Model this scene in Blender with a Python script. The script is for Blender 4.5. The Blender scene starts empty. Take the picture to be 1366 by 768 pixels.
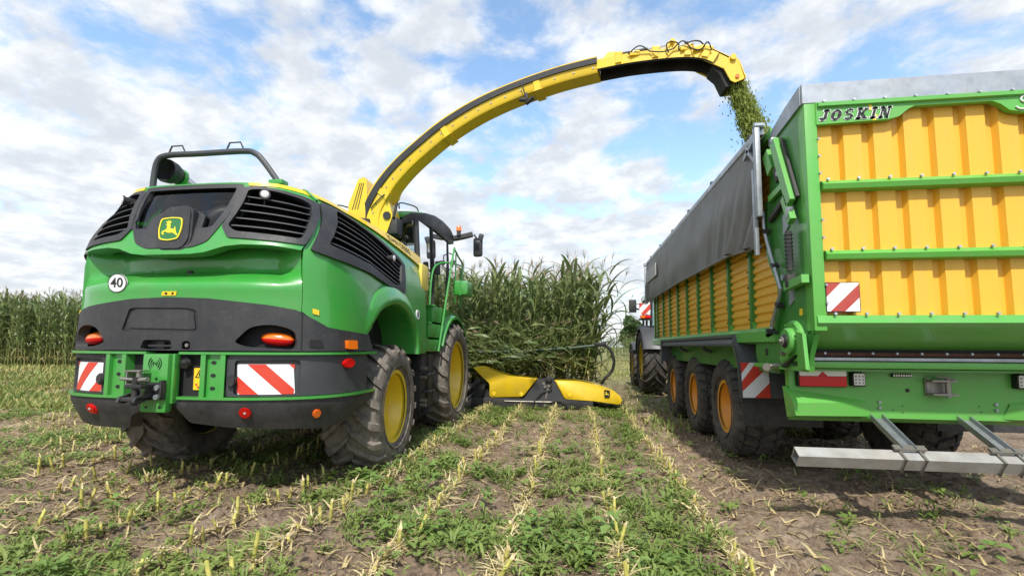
import bpy, bmesh, math, random
import numpy as np
from mathutils import Vector, Matrix, Euler
random.seed(7); rng = np.random.default_rng(7)
SC = bpy.context.scene; COL = SC.collection
PI = math.pi; rad = math.radians

# ------------------------------------------------------------------ camera
cam_d = bpy.data.cameras.new('camera'); cam = bpy.data.objects.new('camera', cam_d); COL.objects.link(cam); SC.camera = cam
cam_d.sensor_width = 36.0; cam_d.lens = 640.0 / 1366 * 36.0
cam_d.shift_x = 7.0 / 1366; cam_d.shift_y = 21.0 / 1366
cam_d.clip_start = 0.1; cam_d.clip_end = 5000
_R = Vector((0.98966894, 0.14324689, 0.0059767)); _U = Vector((0.00669223, -0.08779648, 0.99611595)); _F = Vector((-0.14321524, 0.98578502, 0.08784809))
M3 = Matrix((_R, _U, -_F)).transposed()
cam.matrix_world = Matrix.Translation((0, 0, 1.48)) @ M3.to_4x4()

# ------------------------------------------------------------------ world: sky with broken cloud
SUN_EL, SUN_AZ = rad(51), rad(3)          # azimuth measured from straight behind the camera, towards the right
w = bpy.data.worlds.new('World'); SC.world = w; w.use_nodes = True
nt = w.node_tree; nt.nodes.clear()
def N(t, **k):
    n = nt.nodes.new(t)
    for a, b in k.items(): setattr(n, a, b)
    return n
def LK(a, b): nt.links.new(a, b)
out = N('ShaderNodeOutputWorld'); bg = N('ShaderNodeBackground'); bg.inputs[1].default_value = 0.15
sky = N('ShaderNodeTexSky'); sky.sky_type = 'NISHITA'; sky.sun_disc = False
sky.sun_elevation = SUN_EL; sky.sun_rotation = PI - SUN_AZ; sky.air_density = 1.0; sky.dust_density = 0.6; sky.ozone_density = 1.3
tc = N('ShaderNodeTexCoord'); sep = N('ShaderNodeSeparateXYZ'); LK(tc.outputs['Generated'], sep.inputs[0])
def MATH(op, a, b=None, c=None):
    n = N('ShaderNodeMath', operation=op)
    for i, v in enumerate((a, b, c)):
        if v is None: continue
        if isinstance(v, (int, float)): n.inputs[i].default_value = v
        else: LK(v, n.inputs[i])
    return n.outputs[0]
def MAPR(x, a, b, c=0.0, d=1.0, smooth=True):
    n = N('ShaderNodeMapRange'); n.interpolation_type = 'SMOOTHSTEP' if smooth else 'LINEAR'
    LK(x, n.inputs[0])
    for i, v in enumerate((a, b, c, d)): n.inputs[i + 1].default_value = v
    return n.outputs[0]
zc = MATH('MAXIMUM', sep.outputs[2], 0.0)
den = MATH('ADD', zc, 0.22)
cx = MATH('DIVIDE', sep.outputs[0], den); cy = MATH('DIVIDE', sep.outputs[1], den)
comb = N('ShaderNodeCombineXYZ'); LK(cx, comb.inputs[0]); LK(cy, comb.inputs[1])
mp = N('ShaderNodeMapping'); LK(comb.outputs[0], mp.inputs[0]); mp.inputs['Location'].default_value = (3.1, 0.7, 0); mp.inputs['Rotation'].default_value = (0, 0, 0.35); mp.inputs['Scale'].default_value = (1.0, 1.0, 1)
n1 = N('ShaderNodeTexNoise'); n1.inputs['Scale'].default_value = 2.9; n1.inputs['Detail'].default_value = 9; n1.inputs['Roughness'].default_value = 0.60; n1.inputs['Distortion'].default_value = 0.25; LK(mp.outputs[0], n1.inputs['Vector'])
n2 = N('ShaderNodeTexNoise'); n2.inputs['Scale'].default_value = 5.2; n2.inputs['Detail'].default_value = 8; n2.inputs['Roughness'].default_value = 0.6; LK(mp.outputs[0], n2.inputs['Vector'])
cov = MATH('ADD', MATH('MULTIPLY', n1.outputs[0], 0.72), MATH('MULTIPLY', n2.outputs[0], 0.28))
low = MAPR(sep.outputs[2], 0.0, 0.5, 0.10, -0.01)       # more cover towards the horizon
lft = MAPR(sep.outputs[0], -0.75, 0.3, 0.055, 0.0)
cov = MATH('ADD', MATH('ADD', cov, low), lft)
mask = MAPR(cov, 0.43, 0.565)
mask = MATH('MULTIPLY', mask, 0.96)
n3 = N('ShaderNodeTexNoise'); n3.inputs['Scale'].default_value = 5.5; n3.inputs['Detail'].default_value = 8; n3.inputs['Roughness'].default_value = .6; LK(mp.outputs[0], n3.inputs['Vector'])
shade = MAPR(n3.outputs[0], 0.36, 0.66)
cc = N('ShaderNodeMix', data_type='RGBA'); cc.inputs[6].default_value = (3.6, 3.8, 4.1, 1); cc.inputs[7].default_value = (5.2, 5.3, 5.4, 1); LK(shade, cc.inputs[0])
sk = N('ShaderNodeMix', data_type='RGBA', blend_type='MULTIPLY'); sk.inputs[0].default_value = 1.0; LK(sky.outputs[0], sk.inputs[6]); sk.inputs[7].default_value = (1.55, 1.60, 1.52, 1)
mx = N('ShaderNodeMix', data_type='RGBA'); LK(mask, mx.inputs[0]); LK(sk.outputs[2], mx.inputs[6]); LK(cc.outputs[2], mx.inputs[7])
LK(mx.outputs[2], bg.inputs[0]); LK(bg.outputs[0], out.inputs[0])

# ------------------------------------------------------------------ sun
sd = bpy.data.lights.new('sun', 'SUN'); sd.energy = 3.4; sd.angle = rad(1.2); sd.color = (1.0, 0.95, 0.87)
sun = bpy.data.objects.new('sun', sd); COL.objects.link(sun)
_to = Vector((math.sin(SUN_AZ) * math.cos(SUN_EL), -math.cos(SUN_AZ) * math.cos(SUN_EL), math.sin(SUN_EL)))
sun.rotation_euler = _to.to_track_quat('Z', 'Y').to_euler(); sun.location = _to * 50
SC.view_settings.view_transform = 'Standard'; SC.view_settings.look = 'None'; SC.view_settings.gamma = 1.0
SC.view_settings.exposure = 0.46; SC.view_settings.use_curve_mapping = False
SC.cycles.max_bounces = 6; SC.cycles.transparent_max_bounces = 12; SC.cycles.caustics_reflective = False; SC.cycles.caustics_refractive = False
SC.cycles.use_denoising = True

# ------------------------------------------------------------------ materials
MATS = {}
def mat(name, col, rough=0.5, metal=0.0, coat=0.0, var=0.0, vscale=8.0, var_col=None, dust=0.0, dust_col=(0.30, 0.24, 0.16), bump=0.0, bscale=40.0, trans=0.0, spec=0.5, grime=None, specks=0.0, streak=0.0, backlit=0.0, objrand=0.0, stretch=None):
    """Principled paint: base colour broken up by noise, dust patches, optional mud that is thicker near the ground."""
    m = bpy.data.materials.new(name); m.use_nodes = True; MATS[name] = m
    t = m.node_tree; b = t.nodes['Principled BSDF']
    b.inputs['Base Color'].default_value = (*col, 1); b.inputs['Roughness'].default_value = rough; b.inputs['Metallic'].default_value = metal
    b.inputs['Coat Weight'].default_value = coat; b.inputs['Coat Roughness'].default_value = 0.08; b.inputs['Specular IOR Level'].default_value = spec
    if trans: b.inputs['Transmission Weight'].default_value = trans
    g = t.nodes.new('ShaderNodeNewGeometry')
    last = None
    src = g.outputs['Position']
    if stretch:
        mpn = t.nodes.new('ShaderNodeMapping'); mpn.inputs['Scale'].default_value = stretch; t.links.new(src, mpn.inputs[0]); src = mpn.outputs[0]
    def noise(scale, detail=4, rgh=0.55):
        n = t.nodes.new('ShaderNodeTexNoise'); n.inputs['Scale'].default_value = scale; n.inputs['Detail'].default_value = detail; n.inputs['Roughness'].default_value = rgh
        t.links.new(src, n.inputs['Vector']); return n.outputs[0]
    def ramp(x, a, c, lo=0., hi=1.):
        r = t.nodes.new('ShaderNodeMapRange'); r.inputs[1].default_value = a; r.inputs[2].default_value = c; r.inputs[3].default_value = lo; r.inputs[4].default_value = hi
        t.links.new(x, r.inputs[0]); return r.outputs[0]
    def mix(f, a, c):
        x = t.nodes.new('ShaderNodeMix'); x.data_type = 'RGBA'
        for s, v in ((0, f), (6, a), (7, c)):
            if isinstance(v, tuple): x.inputs[s].default_value = (*v, 1)
            elif isinstance(v, (int, float)): x.inputs[s].default_value = v
            else: t.links.new(v, x.inputs[s])
        return x.outputs[2]
    cur = col
    if var:
        vc = var_col or tuple(c * 0.55 for c in col)
        cur = mix(ramp(noise(vscale), 0.35, 0.68, 0, var), cur, vc)
    if objrand:
        oi = t.nodes.new('ShaderNodeObjectInfo')
        cur = mix(ramp(oi.outputs['Random'], 0, 1, 0, objrand), cur, tuple(c * 0.5 for c in col))
    if dust:
        f = ramp(noise(3.1, 7, 0.7), 0.42, 0.72, 0, dust)
        cur = mix(f, cur, dust_col)
        rr = t.nodes.new('ShaderNodeMapRange'); t.links.new(f, rr.inputs[0]); rr.inputs[1].default_value = 0; rr.inputs[2].default_value = max(dust, .01); rr.inputs[3].default_value = rough; rr.inputs[4].default_value = min(1, rough + 0.25)
        t.links.new(rr.outputs[0], b.inputs['Roughness'])
    if grime:                                        # (height, amount): mud splashed up from below
        s = t.nodes.new('ShaderNodeSeparateXYZ'); t.links.new(g.outputs['Position'], s.inputs[0])
        h = ramp(s.outputs[2], grime[0], 0.0, 0, 1)
        nn = ramp(noise(9, 6, 0.7), 0.40, 0.62)
        mu = t.nodes.new('ShaderNodeMath'); mu.operation = 'MULTIPLY'; t.links.new(h, mu.inputs[0]); t.links.new(nn, mu.inputs[1])
        m2 = t.nodes.new('ShaderNodeMath'); m2.operation = 'MULTIPLY'; t.links.new(mu.outputs[0], m2.inputs[0]); m2.inputs[1].default_value = grime[1]
        cur = mix(m2.outputs[0], cur, dust_col)
    if streak:                                       # runs of dust washed down vertical faces
        ms_ = t.nodes.new('ShaderNodeMapping'); ms_.inputs['Scale'].default_value = (16, 16, .9); t.links.new(g.outputs['Position'], ms_.inputs[0])
        ns = t.nodes.new('ShaderNodeTexNoise'); ns.inputs['Scale'].default_value = 1.0; ns.inputs['Detail'].default_value = 5; t.links.new(ms_.outputs[0], ns.inputs['Vector'])
        cur = mix(ramp(ns.outputs[0], .50, .78, 0, streak), cur, dust_col)
    if specks:                                       # bits of chaff and mud stuck to the paint
        cur = mix(ramp(noise(95, 2, .5), .705, .74, 0, specks), cur, (0.42, 0.40, 0.24))
    if not isinstance(cur, tuple): t.links.new(cur, b.inputs['Base Color'])
    if bump:
        bn = t.nodes.new('ShaderNodeBump'); bn.inputs['Strength'].default_value = bump; bn.inputs['Distance'].default_value = 0.01
        t.links.new(noise(bscale, 5, 0.6), bn.inputs['Height']); t.links.new(bn.outputs[0], b.inputs['Normal'])
    if backlit:
        tr = t.nodes.new('ShaderNodeBsdfTranslucent'); ms = t.nodes.new('ShaderNodeMixShader'); ms.inputs[0].default_value = backlit
        if isinstance(cur, tuple): tr.inputs[0].default_value = (*cur, 1)
        else: t.links.new(cur, tr.inputs[0])
        t.links.new(b.outputs[0], ms.inputs[1]); t.links.new(tr.outputs[0], ms.inputs[2]); t.links.new(ms.outputs[0], t.nodes['Material Output'].inputs[0])
    return m
GREEN = mat('green_paint', (0.037, 0.305, 0.040), 0.30, coat=0.6, dust=0.22, dust_col=(0.16, 0.20, 0.09), var=0.15, vscale=1.5, grime=(2.0, 0.35), specks=.5, streak=.10)
YEL = mat('yellow_paint', (0.80, 0.54, 0.014), 0.38, coat=0.3, dust=0.35, dust_col=(0.50, 0.36, 0.06), streak=.2, var=0.1, vscale=3)
YELRIM = mat('yellow_rim', (0.85, 0.60, 0.010), 0.38, coat=0.3, dust=0.16, grime=(1.2, 0.3))
BLK = mat('charcoal_plastic', (0.022, 0.023, 0.026), 0.48, dust=0.22, dust_col=(0.12, 0.11, 0.10), bump=0.15, bscale=300, specks=.45, grime=(1.2, .5), streak=.12)
BLK2 = mat('grey_plastic', (0.045, 0.048, 0.053), 0.42, dust=0.15, dust_col=(0.13, 0.12, 0.11), bump=0.1, bscale=300)
DARK = mat('dark_inside', (0.008, 0.008, 0.009), 0.7, dust=0.3, dust_col=(0.03, 0.028, 0.025))
DKMETAL = mat('dark_metal', (0.03, 0.03, 0.032), 0.5, metal=0.3, dust=0.5, dust_col=(0.11, 0.10, 0.085))
RUB = mat('tyre_rubber', (0.045, 0.042, 0.038), 0.85, var=0.9, vscale=11, var_col=(0.15, 0.135, 0.115), dust=0.9, dust_col=(0.25, 0.215, 0.17), grime=(2.2, 0.75), bump=0.35, bscale=60)
RUB2 = mat('trailer_rubber', (0.032, 0.030, 0.028), 0.8, var=0.5, vscale=9, var_col=(0.075, 0.068, 0.06), dust=0.6, dust_col=(0.17, 0.145, 0.115), grime=(1.3, 0.6), bump=0.3, bscale=60)
GALV = mat('galvanised_steel', (0.42, 0.45, 0.48), 0.42, metal=0.75, var=0.6, vscale=12, var_col=(0.28, 0.30, 0.33), dust=0.2, dust_col=(0.35, 0.33, 0.30))
GALV2 = mat('galvanised_bar', (0.46, 0.46, 0.45), 0.5, metal=0.35, var=0.7, vscale=7, var_col=(0.27, 0.26, 0.24), dust=0.6, specks=.5, dust_col=(0.33, 0.28, 0.21))
CHROME = mat('polished_steel', (0.6, 0.6, 0.62), 0.12, metal=1.0)
STEEL = mat('worn_steel', (0.30, 0.28, 0.25), 0.45, metal=0.7, dust=0.5, dust_col=(0.14, 0.10, 0.07))
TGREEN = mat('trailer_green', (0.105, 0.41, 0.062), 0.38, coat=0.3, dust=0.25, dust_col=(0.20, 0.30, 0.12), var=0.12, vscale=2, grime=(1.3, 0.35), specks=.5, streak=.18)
TSHADE = mat('trailer_green_shaded', (0.034, 0.205, 0.027), 0.38, coat=0.3, dust=0.2, dust_col=(0.14, 0.22, 0.08), grime=(1.6, 0.25), specks=.5, streak=.25)  # same trailer green, darkened: shade of the unlit sides put into the colour
TYEL = mat('trailer_yellow', (0.79, 0.435, 0.030), 0.45, coat=0.2, dust=0.18, dust_col=(0.56, 0.36, 0.10), streak=.25, var=0.35, vscale=6, var_col=(0.74, 0.38, 0.02), stretch=(9, 9, 0.7))
TORANGE = mat('trailer_rim_orange', (0.82, 0.33, 0.015), 0.42, dust=0.3, grime=(1.0, 0.4))
MUDG = mat('mudguard_grey', (0.070, 0.078, 0.090), 0.45, dust=0.35, dust_col=(0.16, 0.15, 0.13))
TARP = mat('grey_tarpaulin', (0.14, 0.137, 0.132), 0.5, dust=0.6, dust_col=(0.26, 0.24, 0.21), streak=.25, bump=0.25, bscale=120)
WHITE = mat('white_film', (0.80, 0.80, 0.80), 0.4, dust=0.12)
RED = mat('red_film', (0.62, 0.045, 0.022), 0.4, dust=0.1)
DRED = mat('dull_red_film', (0.40, 0.045, 0.035), 0.5, dust=0.2)
LRED = mat('red_lens', (0.60, 0.008, 0.008), 0.3, coat=0.2, spec=.3)
LORG = mat('orange_lens', (0.85, 0.17, 0.010), 0.18, coat=1.0)
LWHT = mat('clear_lens', (0.70, 0.70, 0.68), 0.15, coat=1.0)
STICK = mat('yellow_sticker', (0.82, 0.55, 0.02), 0.45)
INK = mat('black_ink', (0.012, 0.012, 0.012), 0.5)
LOGOY = mat('logo_yellow', (0.86, 0.70, 0.03), 0.4)
LOGOG = mat('logo_green', (0.015, 0.15, 0.03), 0.35, coat=0.5)
CREAM = mat('cream_letters', (0.78, 0.66, 0.25), 0.45)
GLASS = mat('cab_glass', (0.12, 0.16, 0.17), 0.04, coat=1.0, spec=0.8)
def glass_mat(name, tint, op):
    m = bpy.data.materials.new(name); m.use_nodes = True; t = m.node_tree; t.nodes.remove(t.nodes['Principled BSDF'])
    a = t.nodes.new('ShaderNodeBsdfTransparent'); a.inputs[0].default_value = (*tint, 1)
    g = t.nodes.new('ShaderNodeBsdfGlossy'); g.inputs['Roughness'].default_value = 0.02; g.inputs[0].default_value = (0.9, 0.9, 0.9, 1)
    f = t.nodes.new('ShaderNodeFresnel'); f.inputs[0].default_value = 1.5
    ad = t.nodes.new('ShaderNodeMath'); ad.operation = 'ADD'; t.links.new(f.outputs[0], ad.inputs[0]); ad.inputs[1].default_value = op
    x = t.nodes.new('ShaderNodeMixShader'); t.links.new(ad.outputs[0], x.inputs[0]); t.links.new(a.outputs[0], x.inputs[1]); t.links.new(g.outputs[0], x.inputs[2]); t.links.new(x.outputs[0], t.nodes['Material Output'].inputs[0])
    return m
CABGLASS = glass_mat('tinted_cab_glass', (0.62, 0.72, 0.74), 0.10)
DKGLASS = glass_mat('dark_rear_mesh_glass', (0.55, 0.56, 0.56), 0.0)

# ------------------------------------------------------------------ mesh helpers
class MB:
    """Collects shapes; build() links them as ONE mesh object."""
    def __init__(s): s.v = []; s.f = []
    def add(s, vs, fs):
        o = len(s.v); s.v += [tuple(x) for x in vs]; s.f += [tuple(i + o for i in f) for f in fs]; return s
    def box(s, c, d, rot=None, bev=0.0):
        x, y, z = d[0] / 2, d[1] / 2, d[2] / 2
        if bev > 0:
            bm = bmesh.new(); bmesh.ops.create_cube(bm, size=1, matrix=Matrix.Diagonal((d[0], d[1], d[2], 1)))
            bmesh.ops.bevel(bm, geom=bm.edges[:], offset=min(bev, min(d) * 0.45), segments=2, affect='EDGES', profile=0.6)
            vs = [v.co.copy() for v in bm.verts]; bm.verts.index_update(); fs = [[v.index for v in f.verts] for f in bm.faces]; bm.free()
        else:
            vs = [Vector(p) for p in ((-x, -y, -z), (x, -y, -z), (x, y, -z), (-x, y, -z), (-x, -y, z), (x, -y, z), (x, y, z), (-x, y, z))]
            fs = [(0, 3, 2, 1), (4, 5, 6, 7), (0, 1, 5, 4), (1, 2, 6, 5), (2, 3, 7, 6), (3, 0, 4, 7)]
        if rot is not None:
            R = Euler(rot).to_matrix() if not isinstance(rot, Matrix) else rot
            vs = [R @ v for v in vs]
        return s.add([(v[0] + c[0], v[1] + c[1], v[2] + c[2]) for v in vs], fs)
    def tube(s, pts, r, n=8, cap=True, closed=False):
        pts = [Vector(p) for p in pts]; m = len(pts)
        rs = r if isinstance(r, (list, tuple)) else [r] * m
        prev = None; vs = []
        for i, p in enumerate(pts):
            if closed: t = (pts[(i + 1) % m] - pts[i - 1]).normalized()
            else: t = ((pts[min(i + 1, m - 1)] - p).normalized() + (p - pts[max(i - 1, 0)]).normalized())
            if t.length < 1e-6: t = Vector((0, 0, 1))
            t.normalize()
            if prev is None:
                a = Vector((0, 0, 1)) if abs(t.z) < 0.9 else Vector((1, 0, 0)); prev = (a - t * a.dot(t)).normalized()
            else: prev = (prev - t * prev.dot(t)).normalized()
            b = t.cross(prev)
            for k in range(n):
                q = 2 * PI * k / n; vs.append(p + (prev * math.cos(q) + b * math.sin(q)) * rs[i])
        fs = []
        for i in range(m if closed else m - 1):
            j = (i + 1) % m
            for k in range(n): fs.append((i * n + k, i * n + (k + 1) % n, j * n + (k + 1) % n, j * n + k))
        if cap and not closed: fs.append(tuple(range(n - 1, -1, -1))); fs.append(tuple((m - 1) * n + k for k in range(n)))
        return s.add(vs, fs)
    def cyl(s, a, b, r, n=14, r2=None): return s.tube([a, b], [r, r if r2 is None else r2], n)
    def lathe(s, prof, c=(0, 0, 0), axis='x', n=32, closed=False):
        """prof: (along, radius)"""
        vs = []; m = len(prof)
        for k in range(n):
            q = 2 * PI * k / n; cc, ss = math.cos(q), math.sin(q)
            for a, r in prof:
                p = (a, r * cc, r * ss) if axis == 'x' else (r * cc, a, r * ss) if axis == 'y' else (r * cc, r * ss, a)
                vs.append((p[0] + c[0], p[1] + c[1], p[2] + c[2]))
        fs = []
        for k in range(n):
            k2 = (k + 1) % n
            for i in range(m if closed else m - 1):
                j = (i + 1) % m; fs.append((k * m + i, k * m + j, k2 * m + j, k2 * m + i))
        return s.add(vs, fs)
    def prism(s, poly, axis, lo, hi):
        """poly: 2-D outline in the two other axes (order y,z / x,z / x,y)"""
        def P(a, b, h): return (h, a, b) if axis == 'x' else (a, h, b) if axis == 'y' else (a, b, h)
        n = len(poly); vs = [P(a, b, lo) for a, b in poly] + [P(a, b, hi) for a, b in poly]
        fs = [tuple(range(n)), tuple(range(2 * n - 1, n - 1, -1))] + [(i, i + n, (i + 1) % n + n, (i + 1) % n) for i in range(n)]
        return s.add(vs, fs)
    def grid(s, rows, closed=False):
        n = len(rows[0]); vs = [p for r in rows for p in r]; fs = []
        for i in range(len(rows) - 1):
            for k in range(n if closed else n - 1):
                fs.append((i * n + k, i * n + (k + 1) % n, (i + 1) * n + (k + 1) % n, (i + 1) * n + k))
        return s.add(vs, fs)
    def sweep(s, pts, sec, up=(0, 0, 1), closed_sec=True, cap=True):
        """sweep a 2-D section (side, up) along a path; side = tangent x up"""
        pts = [Vector(p) for p in pts]; rows = []; m = len(pts); U0 = Vector(up)
        for i, p in enumerate(pts):
            t = (pts[min(i + 1, m - 1)] - pts[max(i - 1, 0)]).normalized(); sd_ = t.cross(U0).normalized(); u_ = sd_.cross(t).normalized()
            sc = sec(i / (m - 1)) if callable(sec) else sec
            rows.append([p + sd_ * a + u_ * b for a, b in sc])
        s.grid(rows, closed_sec)
        if cap and closed_sec:
            n = len(rows[0]); s.add(rows[0], [tuple(range(n))]); s.add(rows[-1], [tuple(range(n - 1, -1, -1))])
        return s
    def build(s, name, material, parent=None, smooth=35, loc=(0, 0, 0), rot=None):
        me = bpy.data.meshes.new(name); me.from_pydata(s.v, [], s.f); me.validate()
        bm = bmesh.new(); bm.from_mesh(me); bmesh.ops.remove_doubles(bm, verts=bm.verts, dist=1e-5); bmesh.ops.recalc_face_normals(bm, faces=bm.faces); bm.to_mesh(me); bm.free()
        return link(name, me, material, parent, smooth, loc, rot)
def _each(s, name, material, parent=None, smooth=35):
    """one object per connected piece"""
    par = list(range(len(s.v)))
    def find(i):
        while par[i] != i: par[i] = par[par[i]]; i = par[i]
        return i
    for f in s.f:
        for i in f[1:]: par[find(i)] = find(f[0])
    grp = {}
    for f in s.f: grp.setdefault(find(f[0]), []).append(f)
    first = None
    for fs in grp.values():
        ids = sorted({i for f in fs for i in f}); mp_ = {i: k for k, i in enumerate(ids)}; m2 = type(s)(); m2.add([s.v[i] for i in ids], [[mp_[i] for i in f] for f in fs]); o = m2.build(name, material, parent, smooth); first = first or o
    return first
MB.build_each = _each
def link(name, me, material, parent=None, smooth=35, loc=(0, 0, 0), rot=None):
    o = bpy.data.objects.new(name, me); COL.objects.link(o)
    for m in (material if isinstance(material, (list, tuple)) else [material]): me.materials.append(m)
    if smooth:
        me.shade_smooth()
        if smooth < 180: me.set_sharp_from_angle(angle=rad(smooth))
    o.location = loc
    if rot is not None: o.rotation_euler = rot
    if parent: o.parent = parent
    return o
def thing(name, label, cat, loc=(0, 0, 0), rotz=0, group=None):
    o = bpy.data.objects.new(name, None); COL.objects.link(o); o.location = loc; o.rotation_euler = (0, 0, rotz); o.empty_display_size = 0.3
    return tag(o, label, cat, group)
def tag(o, label=None, cat=None, group=None, kind=None):
    if label: o['label'] = label
    if cat: o['category'] = cat
    if group: o['group'] = group
    if kind: o['kind'] = kind
    return o
def copy_tree(o, parent=None, loc=None, scale=None):
    c = o.copy(); COL.objects.link(c)
    if parent is not None: c.parent = parent
    if loc is not None: c.location = loc
    if scale is not None: c.scale = scale
    for ch in list(o.children): copy_tree(ch, c)
    return c
def rpoly(pts, r, n=4):
    """round the corners of a 2-D polygon"""
    o = []; m = len(pts)
    for i in range(m):
        p = Vector(pts[i]); a = Vector(pts[i - 1]); b = Vector(pts[(i + 1) % m])
        rr = r[i] if isinstance(r, (list, tuple)) else r
        d1 = (a - p); d2 = (b - p); k = min(rr, d1.length * 0.45, d2.length * 0.45)
        if k < 1e-4: o.append(tuple(p)); continue
        s_ = p + d1.normalized() * k; e_ = p + d2.normalized() * k
        for j in range(n + 1):
            t = j / n; o.append(tuple(s_ * (1 - t) ** 2 + p * 2 * t * (1 - t) + e_ * t * t))
    return o
def ell(cu, cv, ru, rv, n=20, a0=0): return [(cu + ru * math.cos(a0 + 2 * PI * k / n), cv + rv * math.sin(a0 + 2 * PI * k / n)) for k in range(n)]
def panel(mb, outer, surf, hi=0.02, lo=0.0, holes=(), du=None, dv=None, rim=True):
    """a plate with outline 'outer' (and holes) laid on a curved surface surf(u, v, offset)"""
    bm = bmesh.new()
    for lp in [outer] + list(holes):
        vs = [bm.verts.new((p[0], p[1], 0)) for p in lp]
        for i in range(len(vs)): bm.edges.new((vs[i - 1], vs[i]))
    bmesh.ops.triangle_fill(bm, use_beauty=True, use_dissolve=False, edges=bm.edges[:])
    def cuts(step, ax):
        if not step: return
        lo_, hi_ = min(p[ax] for p in outer), max(p[ax] for p in outer)
        k = math.ceil(lo_ / step)
        while k * step < hi_:
            co = [0, 0, 0]; no = [0, 0, 0]; co[ax] = k * step + 1e-5; no[ax] = 1
            bmesh.ops.bisect_plane(bm, geom=bm.verts[:] + bm.edges[:] + bm.faces[:], dist=1e-6, plane_co=co, plane_no=no); k += 1
    cuts(du, 0); cuts(dv, 1)
    bm.verts.index_update()
    top = [surf(v.co.x, v.co.y, hi) for v in bm.verts]
    fs = [[v.index for v in f.verts] for f in bm.faces]
    if rim:
        n = len(top); bd = [e for e in bm.edges if len(e.link_faces) == 1]; mp_ = {}
        for e in bd:
            for v in e.verts:
                if v.index not in mp_: mp_[v.index] = len(top); top.append(surf(v.co.x, v.co.y, lo))
        for e in bd:
            a, b = e.verts[0].index, e.verts[1].index; fs.append([a, b, mp_[b], mp_[a]])
    bm.free(); mb.add(top, fs); return mb
def plane_surf(origin, ux, vx):
    o = Vector(origin); ux = Vector(ux).normalized(); vx = Vector(vx).normalized(); nn = ux.cross(vx)
    return lambda u, v, h: tuple(o + ux * u + vx * v + nn * h)
def text_panel(mb, body, surf, size, h=0.003, shear=0.0, bold=0.0, cu=0.0, cv=0.0, sx=1.0, lift=None, spacing=1.0):
    """real lettering laid on a surface, centred at (cu, cv)"""
    c = bpy.data.curves.new('text', 'FONT'); c.body = body; c.size = size; c.shear = shear; c.offset = bold; c.align_x = 'CENTER'; c.align_y = 'CENTER'; c.resolution_u = 3; c.space_character = spacing
    o = bpy.data.objects.new('text', c); COL.objects.link(o)
    dg = bpy.context.evaluated_depsgraph_get(); me = bpy.data.meshes.new_from_object(o.evaluated_get(dg))
    vs = [surf(cu + v.co.x * sx, cv + v.co.y, h) for v in me.vertices]; fs = [tuple(p.vertices) for p in me.polygons]
    bpy.data.objects.remove(o); bpy.data.curves.remove(c); bpy.data.meshes.remove(me)
    mb.add(vs, fs); return mb
def spline(pts, n=8):
    """Catmull-Rom through the points"""
    P = [Vector(p) for p in pts]; o = []
    for i in range(len(P) - 1):
        a, b, c, d = P[max(i - 1, 0)], P[i], P[i + 1], P[min(i + 2, len(P) - 1)]
        for k in range(n):
            t = k / n; o.append(0.5 * ((2 * b) + (c - a) * t + (2 * a - 5 * b + 4 * c - d) * t * t + (3 * b - a - 3 * c + d) * t ** 3))
    o.append(P[-1]); return o
# ================================================================== ground, stubble field
ROWS = [-.48 + .765 * k for k in range(-12, 4)]                     # maize rows run away from the camera along +y
def _h(ix, iy, seed):
    n = (ix * 374761393 + iy * 668265263 + seed * 144665) & 0xffffffff
    n = ((n ^ (n >> 13)) * 1274126177) & 0xffffffff
    return ((n ^ (n >> 16)) & 0xffff) / 65535.0
def vnoise(x, y, seed=0):
    x = np.asarray(x, float); y = np.asarray(y, float); ix = np.floor(x).astype(np.int64); iy = np.floor(y).astype(np.int64); fx = x - ix; fy = y - iy
    fx = fx * fx * (3 - 2 * fx); fy = fy * fy * (3 - 2 * fy)
    a = _h(ix, iy, seed); b = _h(ix + 1, iy, seed); c = _h(ix, iy + 1, seed); d = _h(ix + 1, iy + 1, seed)
    return (a * (1 - fx) + b * fx) * (1 - fy) + (c * (1 - fx) + d * fx) * fy
def sstep(x, a, b): t = np.clip((x - a) / (b - a), 0, 1); return t * t * (3 - 2 * t)
def gz(x, y):
    x = np.asarray(x, float); y = np.asarray(y, float)
    near = 1 - sstep(y, 14, 40)
    z = .05 * (vnoise(x * .7, y * .7, 1) - .5) + near * (.045 * (vnoise(x * 2.3, y * 2.3, 2) - .5) + .045 * (vnoise(x * 6.1, y * 6.1, 3) - .5) + .065 * (np.maximum(vnoise(x * 11, y * 11, 4), .42) - .5) + .026 * (np.maximum(vnoise(x * 23, y * 23, 5), .4) - .5))
    # row ridges
    d = (x + .48) / .765; d = np.abs(d - np.round(d)) * .765
    z = z + near * .035 * np.exp(-(d / .16) ** 2) * (1 - sstep(x, .9, 1.2))
    # wheel tracks of trailer and tractor with tread marks
    for cx_, wd in ((1.62, .42), (2.6, .40), (3.95, .40), (-2.55, .34), (-5.15, .34)):
        m = np.exp(-((x - cx_) / wd) ** 4)
        amp = 1.0 if cx_ > 0 else .6
        z = z - near * m * .045 * amp + near * m * amp * .022 * np.tanh(2.5 * np.sin(y * 2 * PI / .19 + 7 * np.abs(x - cx_) + 2.2 * vnoise(x * 1.6, y * 1.6, 9))) * sstep(vnoise(x * 1.3, y * 1.3, 8), .2, .6)
    # soil thrown up beside the left wheels' path
    for cx_ in (-2.0, -1.55): z = z + near * .05 * np.exp(-((x - cx_) / .16) ** 2) * vnoise(x * 3, y * 2.2, 12) * (y < 6.5)
    # the field rises gently towards the standing crop on the far left
    z = z + .46 * sstep(-x, 9, 17) * sstep(y, 7, 16)
    return z
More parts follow.
